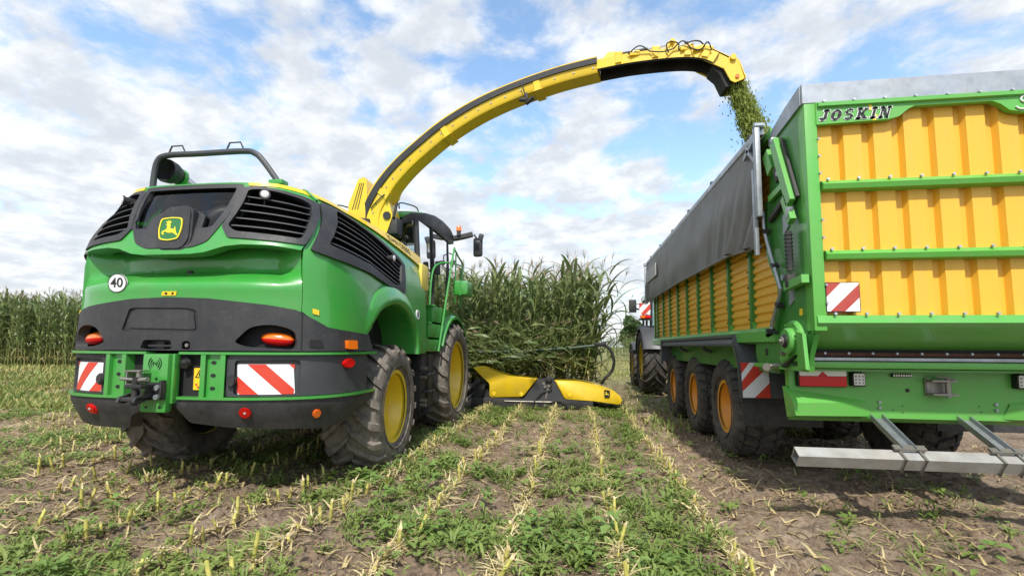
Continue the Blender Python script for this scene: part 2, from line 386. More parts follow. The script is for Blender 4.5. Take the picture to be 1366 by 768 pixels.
def axis(lo, hi, fine_lo, fine_hi, step, growth=1.13):
    a = list(np.arange(fine_lo, fine_hi, step)); s = step; x = fine_hi
    while x < hi: a.append(x); s *= growth; x += s
    a.append(hi); s = step; x = fine_lo - step
    b = []
    while x > lo: b.append(x); s *= growth; x -= s
    b.append(lo); return np.array(b[::-1] + a)
gx = axis(-900, 900, -6.0, 5.5, .022); gy = axis(-12, 2500, 2.0, 8.5, .022, 1.05)
X_, Y_ = np.meshgrid(gx, gy); Z_ = gz(X_, Y_)
nx, ny = len(gx), len(gy)
co = np.stack([X_, Y_, Z_], -1).reshape(-1, 3)
idx = np.arange(nx * ny).reshape(ny, nx)
fc = np.stack([idx[:-1, :-1], idx[:-1, 1:], idx[1:, 1:], idx[1:, :-1]], -1).reshape(-1, 4)
def np_mesh(name, co, fc):
    me = bpy.data.meshes.new(name); n = fc.shape[1]
    me.vertices.add(len(co)); me.vertices.foreach_set('co', co.astype(np.float32).ravel())
    me.loops.add(fc.size); me.loops.foreach_set('vertex_index', fc.astype(np.int32).ravel())
    me.polygons.add(len(fc)); me.polygons.foreach_set('loop_start', np.arange(0, fc.size, n, dtype=np.int32))
    try: me.polygons.foreach_set('loop_total', np.full(len(fc), n, dtype=np.int32))
    except Exception: pass
    me.update(calc_edges=True); return me
def soil_material():
    m = bpy.data.materials.new('stubble_soil'); m.use_nodes = True; t = m.node_tree; b = t.nodes['Principled BSDF']; b.inputs['Roughness'].default_value = .95; b.inputs['Specular IOR Level'].default_value = .15
    g = t.nodes.new('ShaderNodeNewGeometry')
    def noise(s, d=5, r=.6):
        n = t.nodes.new('ShaderNodeTexNoise'); n.inputs['Scale'].default_value = s; n.inputs['Detail'].default_value = d; n.inputs['Roughness'].default_value = r; t.links.new(g.outputs['Position'], n.inputs['Vector']); return n.outputs[0]
    def ramp(x, a, c, lo=0., hi=1.):
        r = t.nodes.new('ShaderNodeMapRange'); r.inputs[1].default_value = a; r.inputs[2].default_value = c; r.inputs[3].default_value = lo; r.inputs[4].default_value = hi; t.links.new(x, r.inputs[0]); return r.outputs[0]
    def mix(f, a, c):
        x = t.nodes.new('ShaderNodeMix'); x.data_type = 'RGBA'
        for s, v in ((0, f), (6, a), (7, c)):
            if isinstance(v, tuple): x.inputs[s].default_value = (*v, 1)
            else: t.links.new(v, x.inputs[s])
        return x.outputs[2]
    c = mix(ramp(noise(1.7, 8, .65), .35, .65), (.155, .110, .074), (.35, .268, .192))
    c = mix(ramp(noise(22, 5, .7), .46, .66, 0, .75), c, (.085, .056, .037))
    c = mix(ramp(noise(70, 3), .58, .72, 0, .7), c, (.36, .28, .20))
    # far field: cut stalks and regrowth cover the soil
    s = t.nodes.new('ShaderNodeSeparateXYZ'); t.links.new(g.outputs['Position'], s.inputs[0])
    far = ramp(s.outputs[1], 9, 26)
    cover = mix(ramp(noise(1.1, 6, .7), .38, .62), (.25, .24, .085), (.10, .15, .035))
    mm = t.nodes.new('ShaderNodeMath'); mm.operation = 'MULTIPLY'; t.links.new(far, mm.inputs[0]); t.links.new(ramp(noise(3.3, 7, .75), .36, .58, .25, .95), mm.inputs[1])
    c = mix(mm.outputs[0], c, cover)
    t.links.new(c, b.inputs['Base Color'])
    bn = t.nodes.new('ShaderNodeBump'); bn.inputs['Strength'].default_value = .9; bn.inputs['Distance'].default_value = .035; t.links.new(noise(24, 9, .72), bn.inputs['Height']); t.links.new(bn.outputs[0], b.inputs['Normal'])
    return m
ground = link('ground', np_mesh('ground', co, fc), soil_material(), None, 180); tag(ground, kind='structure')

# ------------------------------------------------------------------ leaf clutter as single 'stuff' meshes (numpy templates)
def scatter(templates, P, rz, sc, tilt=None, name='x', material=None, fn=4):
    """templates: list of (verts Nx3, faces Mx4); P: points; returns one object"""
    cs, fs, off = [], [], 0; pick = rng.integers(0, len(templates), len(P))
    for k, (tv, tf) in enumerate(templates):
        s = np.where(pick == k)[0]
        if not len(s): continue
        c_, s_ = np.cos(rz[s]), np.sin(rz[s]); v = tv[None] * sc[s][:, None, None]
        if tilt is not None:
            ct, st_ = np.cos(tilt[s]), np.sin(tilt[s]); y2 = v[:, :, 1] * ct[:, None] - v[:, :, 2] * st_[:, None]; z2 = v[:, :, 1] * st_[:, None] + v[:, :, 2] * ct[:, None]; v = np.stack([v[:, :, 0], y2, z2], -1)
        x = v[:, :, 0] * c_[:, None] - v[:, :, 1] * s_[:, None]; y = v[:, :, 0] * s_[:, None] + v[:, :, 1] * c_[:, None]
        w3 = np.stack([x, y, v[:, :, 2]], -1) + P[s][:, None, :]
        n = len(tv); cs.append(w3.reshape(-1, 3)); fs.append((tf[None] + (off + np.arange(len(s)) * n)[:, None, None]).reshape(-1, 4)); off += len(s) * n
    return link(name, np_mesh(name, np.concatenate(cs), np.concatenate(fs)), material, None, 180)
def leaf_strip(base, az, el0, el1, ln, wd, n=3, fold=.25, shape=None):
    """a leaf as a folded strip: rows of left / mid / right points"""
    p = np.array(base, float); V = []; d_az = np.array([math.cos(az), math.sin(az)]); side = np.array([-math.sin(az), math.cos(az), 0])
    for i in range(n + 1):
        t = i / n; w = wd * (shape(t) if shape else math.sin(PI * min(max(.08 + .9 * t, 0), 1)) ** .8)
        V += [p - side * w / 2 + np.array([0, 0, fold * w / 2]), p.copy(), p + side * w / 2 + np.array([0, 0, fold * w / 2])]
        el = el0 + (el1 - el0) * t; p = p + ln / n * np.array([d_az[0] * math.cos(el), d_az[1] * math.cos(el), math.sin(el)])
    F = []
    for i in range(n):
        o = i * 3; F += [(o, o + 1, o + 4, o + 3), (o + 1, o + 2, o + 5, o + 4)]
    return np.array(V), np.array(F)
def join(parts):
    V, F, o = [], [], 0
    for v, f in parts: V.append(v); F.append(f + o); o += len(v)
    return np.concatenate(V), np.concatenate(F)
def weed(r, kind):
    ps = []; n = r.integers(7, 13)
    for i in range(n):
        az = r.uniform(0, 2 * PI); h = r.uniform(.01, .10) * (1.6 if kind == 2 else 1); rr = r.uniform(0, .07)
        b = (rr * math.cos(az), rr * math.sin(az), h)
        if kind == 0: ps.append(leaf_strip(b, az, r.uniform(.1, .8), r.uniform(-.5, .1), r.uniform(.05, .09), r.uniform(.03, .05), 2))
        elif kind == 1: ps.append(leaf_strip(b, az, r.uniform(.5, 1.2), r.uniform(-.7, .4), r.uniform(.06, .13), r.uniform(.012, .022), 2))
        else: ps.append(leaf_strip(b, az, r.uniform(-.1, .6), r.uniform(-.8, -.1), r.uniform(.07, .12), r.uniform(.045, .075), 2))
    return join(ps)
W0 = [weed(rng, k % 2) for k in range(10)]; W2 = [weed(rng, 2) for k in range(5)]
def leafmat(name, c1, c2, rough=.5, bl=.35):
    m = mat(name, c1, rough, var=1.0, vscale=2.2, var_col=c2, backlit=bl, spec=.35)
    return m
WEEDM = leafmat('weed_leaf', (.165, .245, .055), (.27, .34, .09)); WEEDB = leafmat('broad_weed_leaf', (.17, .28, .065), (.25, .37, .10))
STRAWM = mat('maize_straw', (.46, .35, .15), .7, var=1.0, vscale=9, var_col=(.60, .50, .27), backlit=.2); STRAWD = mat('old_straw', (.24, .17, .09), .8, var=1, vscale=9, var_col=(.36, .27, .14))
def cover_points(n, x0, x1, y0, y1, dens, power=1.0):
    """more points close to the camera"""
    x = rng.uniform(x0, x1, n); y = y0 + (y1 - y0) * rng.uniform(0, 1, n) ** power
    k = rng.uniform(0, 1, n) < dens(x, y); x, y = x[k], y[k]
    return np.stack([x, y, gz(x, y)], -1)
def d_weed(x, y):
    base = sstep(vnoise(x * 1.1, y * 1.1, 21) * .6 + vnoise(x * 3.1, y * 3.1, 22) * .4, .40, .76)
    d = (x + .48) / .765; d = np.abs(d - np.round(d)) * .765
    k = base * (.45 + .55 * sstep(d, .06, .2))
    k = np.where(x > 1.15, k * .10, k); k = np.where((x > .3) & (x < 1.05), np.minimum(k * 1.7 + .12, 1), k); k = np.where(x < -2.2, k * .75, k)
    k = np.where((x > -2.25) & (x < -1.3) & (y < 5.5), k * .45, k)
    return np.clip(k + np.where(x < 1.05, .06, .015), 0, 1)
P = cover_points(60000, -16, 6, 2.0, 14, d_weed, 1.3)
wd_ = scatter(W0, P, rng.uniform(0, 2 * PI, len(P)), rng.uniform(.35, 1.0, len(P)), rng.normal(0, .15, len(P)), 'weeds', WEEDM); tag(wd_, 'low green weeds sprouting between the stubble rows', 'weeds', kind='stuff')
P = cover_points(3200, -8, 5, 2.0, 9, lambda x, y: d_weed(x, y) * sstep(vnoise(x * .9, y * .9, 31), .45, .7), 1.2)
wb_ = scatter(W2, P, rng.uniform(0, 2 * PI, len(P)), rng.uniform(.4, 1.05, len(P)), rng.normal(0, .2, len(P)), 'broad_weeds', WEEDB); tag(wb_, 'broad-leaved weeds with larger bright green leaves in the foreground', 'weeds', kind='stuff')
# loose straw and leaf shreds
def shred(r):
    return join([leaf_strip((0, 0, .008), r.uniform(0, 6.28), r.uniform(-.05, .5), r.uniform(-.6, .05), r.uniform(.06, .22), r.uniform(.006, .022), 2, .3, lambda t: 1 - .6 * t) for k in range(r.integers(1, 4))])
SH = [shred(rng) for k in range(14)]
def d_straw(x, y):
    d = (x + .48) / .765; d = np.abs(d - np.round(d)) * .765; r = np.exp(-(d / .06) ** 2)
    k = .09 + .91 * r; k = np.where(x > 1.2, .28 * vnoise(x * 2, y * 2, 5), k); k = np.where(x < -2.2, .22 + .5 * r, k); return k
P = cover_points(100000, -16, 6, 1.9, 14, d_straw, 1.3)
s_ = scatter(SH, P, rng.uniform(0, 2 * PI, len(P)), rng.uniform(.5, 1.3, len(P)), rng.normal(0, .2, len(P)), 'straw_litter', STRAWM); tag(s_, 'pale yellow straw and shredded maize leaves lying on the soil', 'straw', kind='stuff')
P = cover_points(9000, -9, 6, 1.9, 13, lambda x, y: .5 + 0 * x, 1.3)
s_ = scatter(SH, P, rng.uniform(0, 2 * PI, len(P)), rng.uniform(.4, 1.1, len(P)), rng.normal(0, .15, len(P)), 'leaf_litter', STRAWD); tag(s_, 'brown dead leaf bits scattered on the soil', 'litter', kind='stuff')
# torn stalk fibre packed along every cut row
_rp = []
for rx in ROWS:
    if rx > 1.3: continue
    n_ = 1150 if -2.2 < rx < 1.2 else 170
    yy = 2 + 11 * rng.uniform(0, 1, n_); xx = rx + rng.normal(0, .032, n_); kk = vnoise(yy * 2.2, xx * 0 + rx * 7, 61) > .30; _rp.append(np.stack([xx[kk], yy[kk], gz(xx[kk], yy[kk]) + rng.uniform(0, .05, kk.sum())], -1))
P = np.concatenate(_rp); s_ = scatter(SH, P, rng.uniform(0, 2 * PI, len(P)), rng.uniform(.35, 1.0, len(P)), rng.normal(.2, .4, len(P)), 'row_straw', mat('row_straw', (.62, .53, .29), .7, var=1, vscale=9, var_col=(.50, .42, .18), backlit=.2)); tag(s_, 'pale torn stalk fibres packed along the cut maize rows', 'straw', kind='stuff')
# clods
def clod(r):
    v = np.array([(-1, -1, -1), (1, -1, -1), (1, 1, -1), (-1, 1, -1), (-.8, -.8, .7), (.8, -.8, .7), (.8, .8, .7), (-.8, .8, .7)], float) * r.uniform(.6, 1.2, (8, 3)) * .02
    return v, np.array([(4, 5, 6, 7), (0, 1, 5, 4), (1, 2, 6, 5), (2, 3, 7, 6), (3, 0, 4, 7)])
CL = [clod(rng) for k in range(8)]
P = cover_points(52000, -9, 6, 1.9, 10, lambda x, y: sstep(vnoise(x * 1.6, y * 1.6, 41), .4, .7), 1.2)
s_ = scatter(CL, P, rng.uniform(0, 2 * PI, len(P)), rng.uniform(.2, 1.25, len(P)) ** 2, rng.normal(0, .3, len(P)), 'soil_clods', MATS.get('soil_clod') or mat('soil_clod', (.22, .155, .10), .95, var=1, vscale=20, var_col=(.13, .09, .06), bump=.5, bscale=90)); tag(s_, 'small lumps of dry brown soil', 'soil clods', kind='stuff')
# middle and far stubble on the left and right beyond the machines
def tuft(r):
    return join([leaf_strip((r.uniform(-.15, .15), r.uniform(-.15, .15), 0), r.uniform(0, 6.28), r.uniform(.5, 1.5), r.uniform(-.2, 1.2), r.uniform(.08, .24), r.uniform(.02, .05), 2) for k in range(7)])
TU = [tuft(rng) for k in range(8)]
def far_cover(n, m_, nm, lab, dens, seed):
    y = 9 + 45 * rng.uniform(0, 1, n) ** 1.8; x = rng.uniform(-1.75, .55, n) * y
    k = (rng.uniform(0, 1, n) < dens(x, y)); x, y = x[k], y[k]; P = np.stack([x, y, gz(x, y)], -1)
    o = scatter(TU, P, rng.uniform(0, 6.28, len(P)), rng.uniform(.5, 1.2, len(P)), None, nm, m_); tag(o, lab, 'stubble', kind='stuff')
keep = lambda x, y: np.where((x > 1.1) & (x < 5) & (y < 22), .12, 1.0) * np.where((x > -9) & (x < 1.2), 0, 1)
far_cover(26000, WEEDM, 'field_regrowth', 'green regrowth covering the cut field beyond the harvester', lambda x, y: keep(x, y) * sstep(vnoise(x * .5, y * .5, 51), .35, .65) * .9, 1)
far_cover(26000, mat('far_straw', (.42, .36, .13), .7, var=1, vscale=3, var_col=(.30, .30, .09), backlit=.2), 'field_stubble', 'yellowish cut stubble covering the field in the distance', lambda x, y: keep(x, y) * .6, 2)

# ------------------------------------------------------------------ single cut stubs
STUB = mat('stub_stalk', (.56, .49, .13), .55, var=1, vscale=30, var_col=(.42, .42, .09), objrand=.35); STUBW = mat('stub_shred', (.70, .60, .36), .7, var=1, vscale=25, var_col=(.48, .36, .16), backlit=.2)
def stub_mesh(r, kind):
    h = r.uniform(.10, .175) if kind < 4 else r.uniform(.04, .08); rd = r.uniform(.011, .0145); mb = MB(); lean = r.uniform(-.25, .25), r.uniform(-.25, .25)
    n = 8; rows = []
    for zz, k in ((-.03, 1.25), (.02, 1.05), (h * .55, 1.0), (h * .57, 1.12), (h * .6, 1.0), (h, .95)): rows.append([(rd * k * math.cos(2 * PI * i / n) + lean[0] * zz, rd * k * math.sin(2 * PI * i / n) + lean[1] * zz, zz + (.012 * math.cos(2 * PI * i / n) if zz == h else 0)) for i in range(n)])
    mb.grid(rows, True); top = rows[-1]; mb.add(top, [tuple(range(n))]); nf = len(mb.f)
    sh = []
    for k in range(r.integers(3, 8) if kind < 4 else 11):
        az = r.uniform(0, 6.28); zz = r.choice([.0, .01, h * .6, h * .9, h * .95])
        v, f = leaf_strip((lean[0] * zz + rd * math.cos(az), lean[1] * zz + rd * math.sin(az), zz), az, r.uniform(.2, 1.4), r.uniform(-.9, .9), r.uniform(.04, .15), r.uniform(.008, .022), 3, .3, lambda t: 1 - .7 * t); mb.add([tuple(p) for p in v], [tuple(q) for q in f])
    me = bpy.data.meshes.new('maize_stub'); me.from_pydata(mb.v, [], mb.f); me.materials.append(STUB); me.materials.append(STUBW)
    for i, p in enumerate(me.polygons): p.material_index = 0 if i < nf - 1 else 1
    me.shade_smooth(); return me
SM = [stub_mesh(rng, k) for k in range(7)]
cand = []
for ri, rx in enumerate(ROWS):
    y = 2.3 + rng.uniform(0, .1)
    while y < 13:
        if rx < 1.3: cand.append((rx + rng.normal(0, .025), y, ri))
        y += rng.uniform(.10, .19)
UNDER = lambda x, y: (-2.95 < x < -2.15 and 5.3 < y < 10) or (-5.6 < x < -4.85 and 5.3 < y < 10)
cand = [c for c in cand if not UNDER(c[0], c[1]) and abs(c[0] / max(c[1], .1) + .13) < 1.15]
cand.sort(key=lambda c: (c[0] ** 2 + c[1] ** 2))
LABR = {-.48: 'cut maize stub in the straw-littered row running to the middle of the header'}
rest = []
def row_label(x):
    k = round((x + .48) / .765)
    return {0: 'cut maize stub in the pale stubble row that ends under the header centre', 1: 'cut maize stub in the second stubble row from the bare wheel track', 2: 'cut maize stub in the row along the edge of the bare wheel track', -1: 'cut maize stub in the stubble row between the middle row and the harvester wheels', -2: 'cut maize stub in the row right beside the harvester wheels', -3: 'yellow maize stub in the row leading to the fully visible rear tyre', -4: 'yellow maize stub in front of the wide striped panel of the harvester tail', -5: 'yellow maize stub in the row in front of the harvester coupling', -6: 'yellow maize stub in front of the narrow striped panel of the harvester tail', -7: 'yellow maize stub in the row leading to the half-hidden rear tyre'}.get(k, 'yellow maize stub standing in the rows on the open side of the harvester')
for i, (x, y, ri) in enumerate(cand):
    if i >= 296: rest.append((x, y)); continue
    flat = -2.2 < x < 1.3
    me = SM[int(rng.integers(4, 7)) if flat and rng.uniform() < .35 else int(rng.integers(0, 5))]
    o = bpy.data.objects.new('maize_stub', me); COL.objects.link(o); o.location = (x, y, float(gz(x, y)) - .005); o.rotation_euler = (rng.normal(0, .14), rng.normal(0, .14), rng.uniform(0, 6.28)); o.scale = (1, 1, rng.uniform(.75, 1.2))
    tag(o, row_label(x), 'maize stub', 'cut maize stubs standing in rows')
def me_np(me):
    v = np.array([tuple(q.co) for q in me.vertices]); f = [tuple(p.vertices) for p in me.polygons if len(p.vertices) == 4]; return v, np.array(f)
P = np.array([(x, y, float(gz(x, y))) for x, y in rest])
s_ = scatter([me_np(m) for m in SM], P, rng.uniform(0, 6.28, len(P)), rng.uniform(.8, 1.2, len(P)), rng.normal(0, .15, len(P)), 'stubble', STUB); tag(s_, 'distant cut maize stubs in rows', 'stubble', kind='stuff')
s_.data.materials.clear(); s_.data.materials.append(mat('stubble_far', (.46, .41, .14), .65, var=1, vscale=20, var_col=(.52, .45, .22)))
# ================================================================== forage harvester (local frame: +y is its driving direction, origin on the ground under the rear axle)
def lerp(tab, z):
    if z <= tab[0][0]: return tab[0][1]
    for (a, b), (c, d) in zip(tab, tab[1:]):
        if z <= c: return b + (d - b) * (z - a) / (c - a)
    return tab[-1][1]
H_WR = [(.62, 1.47), (.9, 1.565), (1.42, 1.565), (1.93, 1.53), (2.35, 1.49), (2.6, 1.45), (2.8, 1.36), (2.95, 1.24), (3.08, 1.10), (3.2, 0.98)]
H_WF = [(.62, 1.5), (1.42, 1.54), (1.93, 1.53), (2.35, 1.5), (2.6, 1.46), (2.8, 1.42), (3.0, 1.38)]
H_YC = [(.62, -1.66), (.9, -1.8), (1.42, -1.8), (1.93, -1.80), (2.35, -1.84), (2.6, -1.76), (3.08, -1.58)]
YS_, YF_ = -.7, 1.35
def HS(u, z, off=0.0):
    sg = 1 if u >= 0 else -1; a = abs(u); hr = lerp(H_WR, z); yc = lerp(H_YC, z)
    if a <= 1:
        th = a ** 1.5 * PI / 2; hr += off; yc -= off
        x = hr * math.sin(th) ** (2 / 3) if a > 0 else 0.0
        y = YS_ - (YS_ - yc) * max(0.0, math.cos(th)) ** (2 / 3)
    else:
        f = a - 1; x = hr * (1 - f) + lerp(H_WF, z) * f + off; y = YS_ + (YF_ - YS_) * f
    return (sg * x, y, z)
def mir(p): return [(-a, b) for a, b in p]
def HBELLY(u, z, off=0.0):                     # concave strip under the hood lip
    a = abs(u); fade = 1 if a < .56 else max(0, 1 - (a - .56) / .10)
    ins = 0.0 if z < 2.05 else min(1, (z - 2.05) / .16) ** 1.4 * 0.25
    return HS(u, z, off - ins * fade)

HV = thing('forage_harvester', 'large green and yellow self-propelled forage harvester blowing chopped maize through its tall curved spout', 'harvester', (-3.88, 5.9, 0))

# ---- lower rear: skirt, middle band, apron
mb = MB()
sk_r = rpoly([(.05, .97), (1.02, .97), (1.0, .90), (.90, .72), (.78, .66), (.30, .70), (.12, .74), (.10, .80)], .02)
panel(mb, sk_r, HS, .03, -.08, du=.06, dv=.15)
sk_l = rpoly([(-.07, .97), (-1.02, .97), (-1.0, .90), (-.90, .74), (-.82, .70), (-.45, .66), (-.22, .66), (-.17, .80), (-.12, .84)], .02)
panel(mb, sk_l, HS, .03, -.08, du=.06, dv=.15)
bumper = mb.build_each('rear_skirt', BLK, HV)
mb = MB()
for sgn in (1, -1):
    for k, (za, zb) in enumerate(((.965, .99), (1.385, 1.408))):
        poly = [(sgn * a, b) for a, b in ((.08, za), (1.03, za), (1.03, zb), (.08, zb))]
        panel(mb, poly, HS, .05, -.05, du=.05)
mb.build_each('bumper_rail', GREEN, HV)
# middle band: dark plates, posts, corner modules
mb = MB()
panel(mb, [(-.99, .985), (.99, .985), (.99, 1.39), (-.99, 1.39)], HS, -.035, -.1, du=.06)
mb.build('band_plate', DARK, HV)
for sgn in (1, -1):
    mb = MB()
    ol = rpoly([(sgn * .30, .995), (sgn * .985, .995), (sgn * .985, 1.38), (sgn * .30, 1.38)], .02)
    hole = rpoly([(sgn * .335, .975 + .03), (sgn * .63, .975 + .03), (sgn * .63, 1.335), (sgn * .335, 1.335)], .03)
    panel(mb, ol, HS, .015, -.07, holes=[hole], du=.06, dv=.2)
    # wedge-like inner frame step
    panel(mb, hole, HS, -.012, -.06, du=.06)
    cm = mb.build('lamp_corner', BLK2 if sgn > 0 else BLK, HV)
    # red and white warning film
    wl = [(sgn * .352, 1.012), (sgn * .612, 1.012), (sgn * .60, 1.295), (sgn * .345, 1.295)]
    mb = MB(); panel(mb, rpoly(wl, .012), HS, -.004, -.012, du=.05); wf = mb.build('warning_film', WHITE, cm)
    mb = MB(); u0, u1, z0, z1 = .348, .606, 1.013, 1.294; H_ = z1 - z0
    def clip(poly):
        bm_ = bmesh.new(); f_ = bm_.faces.new([bm_.verts.new((a, b, 0)) for a, b in poly])
        for co, no in (((u0, 0, 0), (-1, 0, 0)), ((u1, 0, 0), (1, 0, 0)), ((0, z0, 0), (0, -1, 0)), ((0, z1, 0), (0, 1, 0))):
            bmesh.ops.bisect_plane(bm_, geom=bm_.verts[:] + bm_.edges[:] + bm_.faces[:], plane_co=co, plane_no=no, clear_outer=True)
        o_ = [[(v.co.x, v.co.y) for v in f.verts] for f in bm_.faces]; bm_.free(); return o_[0] if o_ else None
    wst, sh, per = .082, .160, .188
    for k in range(-1, 2):
        a = u0 + .043 + k * per
        p = clip([(a + sh, z0), (a + sh + wst, z0), (a + wst, z1), (a, z1)])
        if p: panel(mb, [(sgn * q[0], q[1]) for q in p], HS, -.0015, -.006, du=.05)
    mb.build('red_stripe', RED, cm)
    # green drilled post
    mb = MB()
    up = (.195, .285)
    panel(mb, [(sgn * up[0], .99), (sgn * up[1], .99), (sgn * up[1], 1.385), (sgn * up[0], 1.385)], HS, .012, -.07)
    for uu in up: panel(mb, [(sgn * (uu - .011), .985), (sgn * (uu + .011), .985), (sgn * (uu + .011), 1.39), (sgn * (uu - .011), 1.39)], HS, .045, -.07)
    po = mb.build('drilled_post', GREEN, HV)
    mb = MB()
    for zz in (1.07, 1.19, 1.31): panel(mb, ell(sgn * .238, zz, .012, .017, 10), HS, .016, .010)
    mb.build_each('bolt_hole', INK, po)
    # reflectors and side lamps
    for nm, cu_, cz_, ru, rz, m_ in (('red_reflector', .39, .845, .022, .042, LRED), ('red_reflector', .87, 1.295, .026, .040, LRED), ('orange_reflector', .715, .815, .016, .036, LORG), ('socket', .325, 1.14, .016, .045, DKMETAL)):
        if sgn < 0 and nm == 'orange_reflector': continue
        if sgn < 0 and cu_ == .87: continue
        mb = MB(); panel(mb, ell(sgn * cu_, cz_, ru * 1.25, rz * 1.25), HS, .045, .01); panel(mb, ell(sgn * cu_, cz_, ru * 1.0, rz * 1.0), HS, .056, .03)
        mb.build(nm, m_, HV)
    mb = MB(); panel(mb, ell(sgn * .39, .845, .006, .010, 10), HS, .062, .05); mb.build('lens_centre', LWHT, HV)
for (a, b) in ((-.17, .02), (.04, .185)):
    pass
# open fittings on the dark plates: round socket, yellow warning sticker
mb = MB(); panel(mb, rpoly([(.135, 1.05), (.19, 1.05), (.19, 1.255), (.135, 1.255)], .004), HS, -.025, -.045); st = mb.build('warning_sticker', STICK, HV)
mb = MB(); panel(mb, [(.142, 1.165), (.183, 1.165), (.1625, 1.24)], HS, -.022, -.03, holes=[[(.148, 1.172), (.177, 1.172), (.1625, 1.226)]])
panel(mb, [(.160, 1.18), (.165, 1.18), (.165, 1.21), (.160, 1.21)], HS, -.022, -.03); mb.build('sticker_print', INK, st)
mb = MB()
for a_, b_ in ((.150, 1.10), (.172, 1.10), (.160, 1.075)): panel(mb, ell(a_, b_, .005, .012, 8), HS, -.022, -.03)
mb.build_each('sticker_red_print', RED, st)
mb = MB(); c0 = HS(.105, 1.31, -.05); mb.cyl(c0, (c0[0], c0[1] - .06, c0[2]), .05, 14); mb.cyl((c0[0], c0[1] - .05, c0[2]), (c0[0] + .02, c0[1] - .10, c0[2] - .03), .035, 12); mb.build('rubber_plug', DKMETAL, HV)
# centre bracket with drawbar coupling
mb = MB(); mb.box((.005, -1.885, 1.12), (.27, .08, .54), bev=.02); mb.box((.155, -1.85, 1.16), (.03, .07, .46), bev=.008); br = mb.build('hitch_bracket', GREEN, HV)
mb = MB()
for x_, z_ in ((.08, 1.13), (-.06, .90), (.08, .90), (.03, 1.16)): mb.cyl((x_, -1.93, z_), (x_, -1.922, z_), .012, 10)
for k in range(1, 4):                                     # contactless pictogram: rings
    for a0 in (-50, 130):
        pts = [(.005 + .022 * k * math.cos(rad(a0 + t)), -1.9275, 1.30 + .022 * k * math.sin(rad(a0 + t))) for t in range(0, 101, 10)]
        mb.tube(pts, .0045, 5)
mb.cyl((.005, -1.93, 1.30), (.005, -1.922, 1.30), .008, 8)
mb.build('bracket_mark', INK, br)
mb = MB()
mb.box((.04, -1.94, 1.05), (.20, .03, .16), bev=.012)
mb.box((-.03, -2.02, 1.10), (.17, .18, .035), bev=.012); mb.box((-.05, -2.04, .99), (.20, .20, .035), bev=.012)
mb.prism([(-2.16, .97), (-2.10, .95), (-1.95, 1.0), (-1.95, 1.05), (-2.06, 1.03), (-2.14, 1.01)], 'x', -.14, -.11); mb.prism([(-2.16, .97), (-2.10, .95), (-1.95, 1.0), (-1.95, 1.05), (-2.06, 1.03), (-2.14, 1.01)], 'x', .02, .05)
mb.cyl((-.04, -2.07, .93), (-.04, -2.07, 1.18), .026, 12)
mb.box((.12, -1.95, 1.07), (.03, .06, .16), bev=.01)
hitch = mb.build('drawbar_coupling', DKMETAL, HV)
mb = MB(); mb.box((-.11, -2.0, 1.235), (.17, .10, .012)); mb.box((-.16, -2.0, 1.17), (.014, .10, .13)); mb.box((-.10, -2.0, 1.115), (.13, .09, .012)); mb.cyl((-.22, -2.05, 1.165), (.04, -2.05, 1.155), .014, 8); mb.cyl((-.02, -2.06, 1.155), (.09, -2.08, 1.165), .020, 10); mb.cyl((-.06, -2.02, 1.13), (-.06, -2.02, 1.23), .022, 8); mb.build('coupling_lever', STEEL, hitch)
mb = MB(); mb.cyl((.10, -1.965, 1.085), (.10, -2.0, 1.085), .024, 8); mb.cyl((.10, -1.965, 1.0), (.10, -2.0, 1.0), .024, 8); mb.build_each('coupling_bolt', GALV, hitch)

# ---- apron with tail lights
APT = [(0, 1.93), (.2, 1.915), (.335, 1.885), (.48, 1.855), (.605, 1.815), (.70, 1.72), (.76, 1.655), (.83, 1.635), (.99, 1.60), (1.0, 1.42)]
mb = MB()
outer = [(-a, b) for a, b in reversed(APT)] + APT[1:]
recL = lambda sg: [(sg * a, b) for a, b in rpoly([(.325, 1.50), (.38, 1.46), (.60, 1.435), (.612, 1.50), (.60, 1.62), (.50, 1.675), (.40, 1.65)], .05)]
latch = rpoly([(-.125, 1.415 + .015), (.035, 1.43), (.03, 1.52), (-.11, 1.52)], .02)
pl = rpoly([(-.235, 1.60), (.17, 1.585), (.15, 1.80), (.10, 1.825), (-.17, 1.83), (-.20, 1.82)], .03)
pl2 = rpoly([(-.205, 1.635), (.145, 1.62), (.13, 1.79), (.09, 1.81), (-.16, 1.815), (-.18, 1.80)], .02)
sq = rpoly([(.085, 1.43), (.125, 1.43), (.125, 1.50), (.105, 1.515), (.085, 1.50)], .012)
panel(mb, outer, HS, .03, -.05, holes=[recL(1), recL(-1), latch, sq, pl], du=.045, dv=.12)
for hh, dp in ((latch, -.05), (sq, -.03)): panel(mb, hh, HS, dp, dp - .01)
panel(mb, pl, HS, .010, -.01, holes=[pl2], du=.045); panel(mb, pl2, HS, .022, -.01, du=.045)
apron = mb.build('apron', BLK, HV)
mb = MB()
for sg in (1, -1): panel(mb, recL(sg), HS, -.10, -.12, du=.05)
mb.build_each('lamp_recess', DARK, apron)
mb = MB(); panel(mb, rpoly([(-.10, 1.455), (.02, 1.455), (.02, 1.475), (-.10, 1.475)], .006), HS, .0, -.03); panel(mb, [(-.06, 1.44), (-.02, 1.44), (-.02, 1.50), (-.06, 1.50)], HS, -.01, -.03); mb.build('latch', DKMETAL, apron)
mb = MB(); c0 = HS(.105, 1.47, 0); mb.cyl((c0[0], c0[1] + .03, c0[2]), (c0[0], c0[1] - .02, c0[2]), .018, 10); mb.build('lock', STEEL, apron)
